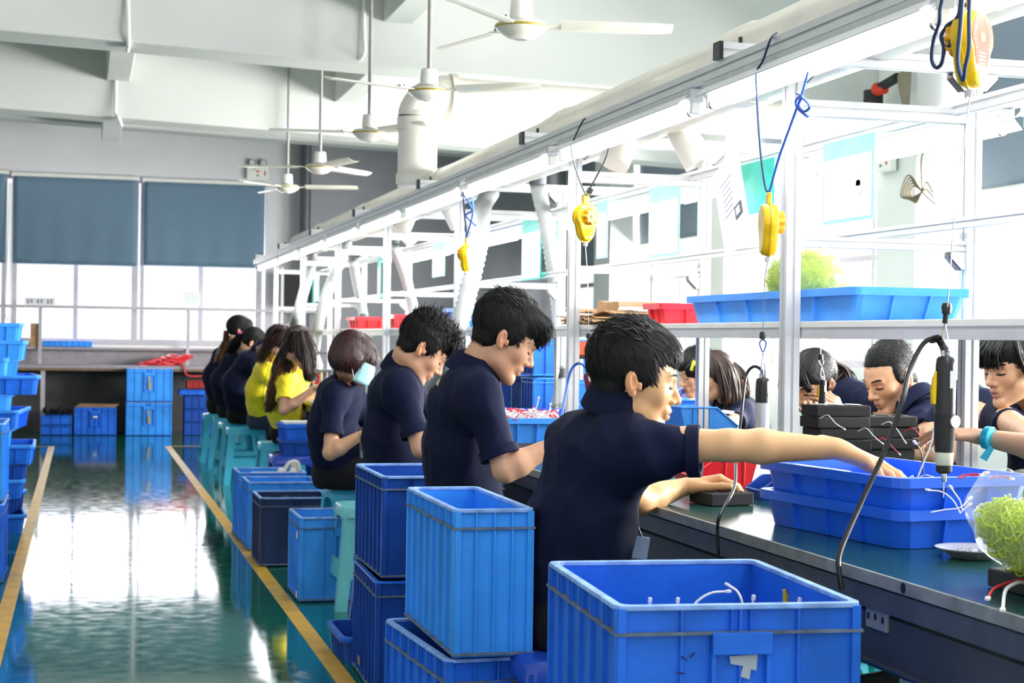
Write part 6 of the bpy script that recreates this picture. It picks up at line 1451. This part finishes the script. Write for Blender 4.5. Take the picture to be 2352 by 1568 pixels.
# 4: masked woman with a bob
p4 = person('woman in a navy polo with a dark reddish bob and a pale blue face mask', U(814, 826, 7.72), -4, 18, 8, at(778, 1088, Y=8.15), U(800, 862, 7.96),
    shR=U(770, 905, 7.80), shL=U(800, 895, 8.12), elR=U(758, 1040, 7.72), wR=U(828, 1000, 7.66), skin=SK[1], style='bob', hmat=HAIRR, vox=.008, hv=.0045, hunch=.06, slR=.60, slL=.6, seed=6, sc=1.0, fem=True, belly=1.15)
h = p4['h']; mk = MB(); rows = []
for j in range(7):
    z = .004 - .100 * j / 6; row = []
    for i in range(13):
        a = -1.75 + 3.5 * i / 12; row.append(h(.079 * math.sin(a), .044 + .074 * math.cos(a) - .010 * abs(j - 2.5) / 3 + .004 * (j % 2), z + .006 * (1 - math.cos(a))))
    rows.append(row)
V_ = [p for r_ in rows for p in r_]; mk.add(V_, [(j * 13 + i, j * 13 + i + 1, (j + 1) * 13 + i + 1, (j + 1) * 13 + i) for j in range(6) for i in range(12)])
m_ = mk.build('face_mask', MASKM, p4['root'], 'all', world=True, solid=.002)
for s_ in (-1, 1):
    for z0, z1 in ((-.014, .018), (-.082, -.02)): MB().tube([h(.078 * s_, .028, z0), h(.084 * s_, .01, (z0 + z1) / 2), h(.082 * s_, -.01, z1)], .0016, 6, 4).build('ear_loop', WHITEP, m_, True, world=True)
# 5: long haired woman in yellow
p5 = person('woman in yellow with very long brown hair, nearer of the two in yellow', U(693, 800, 11.0), 6, 25, 12, at(664, 990, Y=11.55), U(675, 842, 11.35),
    shR=U(654, 868, 11.18), shL=U(690, 866, 11.5), elR=U(652, 942, 11.05), wR=U(722, 893, 11.0), wL=at(735, 905, X=1.62), skin=SK[2], shirt=YSH, style='long', hmat=HAIRB, vox=.009, hv=.005, hunch=.06, slR=.50, slL=.5, seed=7, fem=True, hem=-.06, sc=1.1, belly=1.1, collar=True)
def hang(u, v, Y): return at(u, v, Y=Y)
strands(p5['hair'], [[hang(672, 760, 11.0), hang(655, 800, 11.15), hang(640, 850, 11.22), hang(628, 905, 11.25), hang(612, 955, 11.28)], [hang(680, 758, 10.95), hang(665, 810, 11.08), hang(652, 855, 11.18), hang(638, 900, 11.2), hang(620, 945, 11.25)]], 620, .024, HAIRB, 'long_lock', seed=1, r0=.0021)
strands(p5['hair'], [[hang(640, 850, 11.2), hang(630, 900, 11.2), hang(616, 950, 11.24)], [hang(652, 820, 11.1), hang(634, 885, 11.18), hang(622, 930, 11.2)]], 160, .020, HAIRT, 'brown_lock', seed=2, r0=.0019)
strands(p5['hair'], [[hang(700, 760, 10.9), hang(708, 800, 10.9), hang(712, 840, 10.92), hang(714, 885, 10.95)], [hang(690, 760, 10.88), hang(700, 810, 10.88), hang(706, 860, 10.9), hang(708, 880, 10.95)], [hang(684, 765, 10.9), hang(690, 810, 10.9), hang(696, 835, 10.9)]], 460, .018, HAIRB, 'front_lock', seed=3, r0=.002)
# 6: dark red haired woman in yellow
p6 = person('woman in yellow and dark jeans with dark red hair, farther of the two in yellow', U(655, 792, 12.6), 5, 28, 10, at(606, 962, Y=13.3), U(632, 825, 13.0),
    shR=U(612, 850, 12.85), shL=U(645, 846, 13.2), elR=U(640, 915, 12.75), wR=U(690, 900, 12.7), skin=SK[2], shirt=YSH, pants=JEAN, style='long', hmat=HAIRR, vox=.010, hv=.006, hunch=.07, seed=8, fem=True, hem=-.06, sc=1.08, belly=1.1)
strands(p6['hair'], [[hang(648, 752, 12.6), hang(630, 775, 12.7), hang(612, 805, 12.8), hang(590, 838, 12.85)], [hang(655, 750, 12.6), hang(640, 780, 12.65), hang(622, 800, 12.7), hang(605, 815, 12.75)]], 480, .026, HAIRR, 'long_lock', seed=4, r0=.0023)
# 7: navy man
p7 = person('dark-haired worker in navy bending just beyond the two in yellow', U(636, 790, 13.6), 0, 38, 6, at(556, 950, Y=14.25), U(597, 805, 13.95), shR=U(585, 832, 13.8), skin=SK[1], style='crop', vox=.011, hv=.006, hunch=.12, seed=9, sc=1.08, belly=1.3)
# 8: ponytail with pink band
p8 = person('worker in navy with a ponytail in a pink band, second from the far end', U(580, 790, 14.6), -5, 35, 6, at(533, 940, Y=15.2), U(553, 812, 14.95), skin=SK[1], style='pony', hmat=HAIRK, vox=.012, hv=.0065, hunch=.12, seed=10, fem=True, sc=1.08)
MB().lathe([(.018, -.008), (.026, 0), (.018, .008)], hang(552, 764, 14.7), (0, -.3, 1), 14).build('pink_band', mat('band_pink', (.7, .05, .35), .6), p8['hair'], True, world=True)
strands(p8['hair'], [[hang(554, 764, 14.7), hang(543, 785, 14.75), hang(535, 800, 14.8), hang(527, 815, 14.85)]], 260, .022, HAIRK, 'ponytail', seed=5, r0=.0024)
# 9: farthest
p9 = person('worker in navy with a brownish ponytail, farthest of the near row', U(552, 762, 15.4), 0, 12, 6, at(507, 928, Y=15.95), U(530, 795, 15.8), skin=SK[1], style='pony', hmat=HAIRK, vox=.012, hv=.0065, hunch=.10, seed=11, fem=True, sc=1.12)
strands(p9['hair'], [[hang(519, 760, 15.55), hang(520, 785, 15.6), hang(512, 805, 15.65), hang(494, 838, 15.7)]], 140, .018, HAIRT, 'ponytail', seed=6, r0=.0034)
# ================================================================== PEOPLE OF THE OPPOSITE ROW (they face us across the bench)
def opp(*a, **k): return person(*a, side='L', **k)
# wristband woman
XW = 2.98
hw = at(2338, 872, X=2.86)
q1 = opp('woman with a dark fringe and bright blue wristband at the right photo edge', at(2372, 850, X=3.0), 192, 12, 175, (3.16, 5.05, .56), at(2395, 952, X=3.10), shL=at(2300, 958, X=2.98), shR=(3.10, 5.40, 1.02), elL=at(2418, 1035, X=2.62), wL=at(2248, 1002, X=2.46), wR=(2.66, 5.3, .86),
    handL=dict(d=(-.20, .02, .02), n=(0, .35, -1), curl=(.35, .40, .45, .5), s=(0, .6, .8), spread=.12), skin=(.66, .36, .21), style='partpony', hmat=HAIRK, vox=.007, hv=.0034, fem=True, sc=1.06, seed=21, full=.004)
wb = MB(); a_ = at(2262, 1004, X=2.465); b_ = at(2284, 1008, X=2.48)
ax_ = (b_ - a_).normalized(); wb.lathe([(.030, 0), (.0325, .002), (.0335, .020), (.031, .022), (.030, .02)], a_, ax_, 26); wb.build('wristband', mat('band_blue', (.01, .40, .58), .35), q1['root'], True, world=True)
MB().prism([a_ + Vector((0, -.025, -.02)), a_ + Vector((.01, -.03, -.03)), a_ + Vector((-.012, -.03, -.065)), a_ + Vector((-.03, -.025, -.055))], (0, -.003, 0)).build('wristband_tail', MATS['band_blue'], q1['root'], world=True)
hq = q1['h']
strands(q1['hair'], [[hq(x_, .06, .115), hq(x_ * 1.2, .098, .085), hq(x_ * 1.25, .104, .050), hq(x_ * 1.3, .102, .022)] for x_ in (-.035, -.02, .0, .02, .04, .05)], 240, .006, HAIRK, 'fringe', seed=7, r0=.0022)
strands(q1['hair'], [[hq(-.055, .03, .11), hq(-.082, .045, .06), hq(-.088, .03, .0), hq(-.09, .02, -.07), hq(-.09, .02, -.13)]], 90, .006, HAIRK, 'side_lock', seed=8, r0=.002)
# crew cut man
q2 = opp('broad-faced man with a crew cut and navy polo looking down at the bench opposite', at(2084, 872, X=3.04), 190, 25, 178, (3.22, 5.80, .56), at(2116, 925, X=3.10), shL=at(2120, 975, X=3.05), shR=(3.04, 6.2, 1.0), elL=at(2185, 1035, X=2.78), wL=at(2010, 1030, X=2.50), skin=(.64, .35, .21), style='buzz', vox=.007, hv=.0036, sc=1.12, seed=22, full=.008,
    handL=dict(d=(-.15, -.05, -.03), n=(0, .2, -1), curl=(.5, .5, .5, .5)), belly=1.2)
# ponytailed woman holding a screwdriver
q3 = opp('woman with a parted ponytail holding a small screwdriver, opposite row', at(1908, 885, X=2.98), 205, 28, 180, (3.20, 6.65, .56), at(1925, 925, X=3.12), wL=at(1935, 962, X=2.62), wR=at(1890, 962, X=2.66), skin=(.64, .35, .21), style='partpony', vox=.008, hv=.004, fem=True, sc=1.08, seed=23, handL=dict(d=(-.3, -.2, .4), n=(-.2, .6, -.3), curl=(.7, .8, .8, .8)), handR=dict(d=(-.3, -.2, .4), n=(-.2, -.6, -.3), curl=(.7, .8, .8, .8)))
hq = q3['h']; strands(q3['hair'], [[hq(0, -.10, .06), hq(0, -.14, .03), hq(.0, -.15, -.05), hq(.02, -.13, -.16)], [hq(-.02, -.10, .05), hq(-.04, -.14, .0), hq(-.05, -.14, -.08), hq(-.05, -.12, -.14)]], 160, .012, HAIRB, 'ponytail', seed=9, r0=.003)
strands(q3['hair'], [[hq(x_ * .5, .06, .115), hq(x_, .092, .08), hq(x_ * 1.25, .100, .045), hq(x_ * 1.35, .096, .02)] for x_ in (-.05, -.04, .04, .05, .055)], 140, .006, HAIRK, 'fringe', seed=17, r0=.0022)
# bobbed woman, seen from the side
q4 = opp('woman with brown shoulder-length hair and a yellow hair clip, opposite row', at(1655, 872, X=3.0), 184, 12, 176, (3.20, 7.55, .56), at(1680, 925, X=3.12), wL=at(1640, 985, X=2.75), skin=(.66, .37, .22), style='lob', hmat=HAIRB, vox=.008, hv=.0042, fem=True, sc=1.02, seed=24)
hq = q4['h']
strands(q4['hair'], [[hq(-.03, .0, .13), hq(-.080, -.01, .08), hq(-.098, -.018, .0), hq(-.100, -.012, -.075), hq(-.092, .0, -.125)], [hq(-.03, -.04, .12), hq(-.085, -.05, .06), hq(-.10, -.05, -.02), hq(-.10, -.045, -.10), hq(-.09, -.03, -.15)], [hq(0, -.08, .10), hq(-.04, -.115, .03), hq(-.05, -.125, -.05), hq(-.05, -.11, -.13)], [hq(.02, -.08, .10), hq(.04, -.115, .03), hq(.05, -.12, -.05), hq(.05, -.11, -.13)]], 620, .013, HAIRB, 'shoulder_lock', seed=10, r0=.0034)
strands(q4['hair'], [[hq(-.098, -.02, -.02), hq(-.104, -.015, -.08), hq(-.094, .0, -.13)], [hq(-.10, -.05, -.02), hq(-.104, -.05, -.08), hq(-.094, -.035, -.15)], [hq(-.07, -.11, -.02), hq(-.075, -.115, -.1)]], 90, .012, HAIRT, 'reddish_tips', seed=11, r0=.0028)
strands(q4['hair'], [[hq(x_ * .6, .055, .12), hq(x_, .096, .085), hq(x_ * 1.15, .106, .05), hq(x_ * 1.2, .104, .03)] for x_ in (-.06, -.045, -.03, -.01, .01, .03)], 220, .006, HAIRK, 'fringe', seed=12, r0=.0024)
MB().box(hq(-.035, .098, .088), (.035, .012, .05), Matrix.Rotation(.3, 3, 'Y')).build('hair_clip', mat('clip_yellow', (.75, .75, .02), .4), q4['hair'], world=True)
MB().box(at(1672, 946, X=2.93), (.06, .004, .014), Matrix.Rotation(.1, 3, 'Y')).build('shirt_print', LABW, q4['shirt'], world=True)
# lavender worker half hidden behind the post, and a far head
q5 = opp('worker in a lavender shirt almost hidden behind the second rack post', at(1618, 860, X=3.15), 185, 20, 178, (3.30, 9.0, .56), at(1600, 905, X=3.28), wL=at(1560, 925, X=2.75), shirt=LAV, skin=SK[2], style='crop', vox=.011, hv=.006, sc=1.0, seed=25)
q6 = opp('dark-haired worker of whom only the head top shows over the shelf trays', at(1020, 765, X=3.1), 185, 5, 180, (3.25, 13.2, .56), at(1030, 815, X=3.25), skin=SK[2], style='crop', vox=.014, hv=.008, sc=1.1, seed=26)
# small printed marks on the backs of two collars
for P_, w_ in ((U(1028, 862, 4.84), .03), (U(1338, 953, 3.78), .035)):
    pass
# ================================================================== BAGS OF LIME RINGS
def lime_bag(name, label, centre, r, R, seed, cuts=()):
    rr = np.random.default_rng(seed); random.seed(seed)
    f = Field(); c = Vector(centre)
    f.ell(c, r, R, .02)
    for k in range(7):
        a = k * 2 * PI / 7 + rr.uniform(-.3, .3); d = Vector((math.cos(a) * r[0] * .75, math.sin(a) * r[1] * .75, rr.uniform(-.3, .6) * r[2])); d = (R.transposed() @ d) if R else d; f.ball(c + d, min(r) * rr.uniform(.45, .7), .03)
    for cc, n_ in cuts: f.cut(cc, n_, .5)
    V, Q = f.mesh(.006); N = vnormals(V, Q); V = wrinkle(V, N, .010, seed, 1.6)
    t = thing(name, label, 'bag', (c.x, c.y, c.z - r[2])); mesh_obj('clear_film', V, Q, BAG, t)
    return t, V
def noodles(c, r, R, n, label, zmin):
    mb = MB(); c = Vector(c); rr = np.random.default_rng(5)
    rg = []
    for j in range(13):
        ph = PI * (j + .01) / 12.02; rg.append([(lambda q: Vector((q.x, q.y, max(q.z, zmin + .001))))(c + ((R.transposed() if R else Matrix.Identity(3)) @ Vector((r[0] * .80 * math.sin(ph) * math.cos(2 * PI * i / 20), r[1] * .80 * math.sin(ph) * math.sin(2 * PI * i / 20), -r[2] * .80 * math.cos(ph))))) for i in range(20)])
    mb.rings(rg)
    for k in range(n):
        d = rr.normal(0, 1, 3); d = d / np.linalg.norm(d) * rr.uniform(.80, .98); p = Vector((d[0] * r[0], d[1] * r[1], d[2] * r[2])); p = (R.transposed() @ p) if R else p; p = c + p
        if p.z < zmin: p.z = zmin + .003
        u = Vector(rr.normal(0, 1, 3)).normalized(); w = u.orthogonal().normalized(); ra = rr.uniform(.008, .020); rb = ra * rr.uniform(.3, .9)
        pts = [p + u * ra * math.cos(a) + w * rb * math.sin(a) for a in [2 * PI * i / 9 for i in range(8)]]
        for q in pts: q.z = max(q.z, zmin + .002)
        mb.tube(pts, .0010, 3, 2)
    return tag(mb.build('rubber_rings', LIME, None, 'all'), label, 'rubber rings', kind='stuff')
bc = at(1860, 618, X=2.12); bc = Vector((2.12, at(1850, 618, X=2.12).y, 1.385))
R_ = Matrix.Rotation(.12, 3, 'X')
t, V = lime_bag('plastic_bag', 'clear bag of lime green rubber rings in the light blue tray on the shelf', bc, (.13, .12, .105), R_, 3, [((bc.x, bc.y, 1.272), (0, 0, -1))])
noodles(bc, (.122, .112, .096), R_, 2000, 'lime green rubber rings filling the bag on the shelf', 1.274)
bc = at(2400, 1235, Z=.86); bc = Vector((bc.x + .02, bc.y - .02, .835))
R_ = Matrix.Rotation(-.5, 3, 'Y')
bc = at(2440, 1228, X=1.68); bc.z = .842
t, V = lime_bag('plastic_bag', 'clear bag of lime green rubber rings lying on the bench at the lower right', bc, (.20, .13, .078), R_, 4, [((bc.x, bc.y, .7635), (0, 0, -1))])
noodles(bc + Vector((0, 0, -.012)), (.175, .118, .060), R_, 2600, 'lime green rubber rings filling the bag at the lower right', .767)
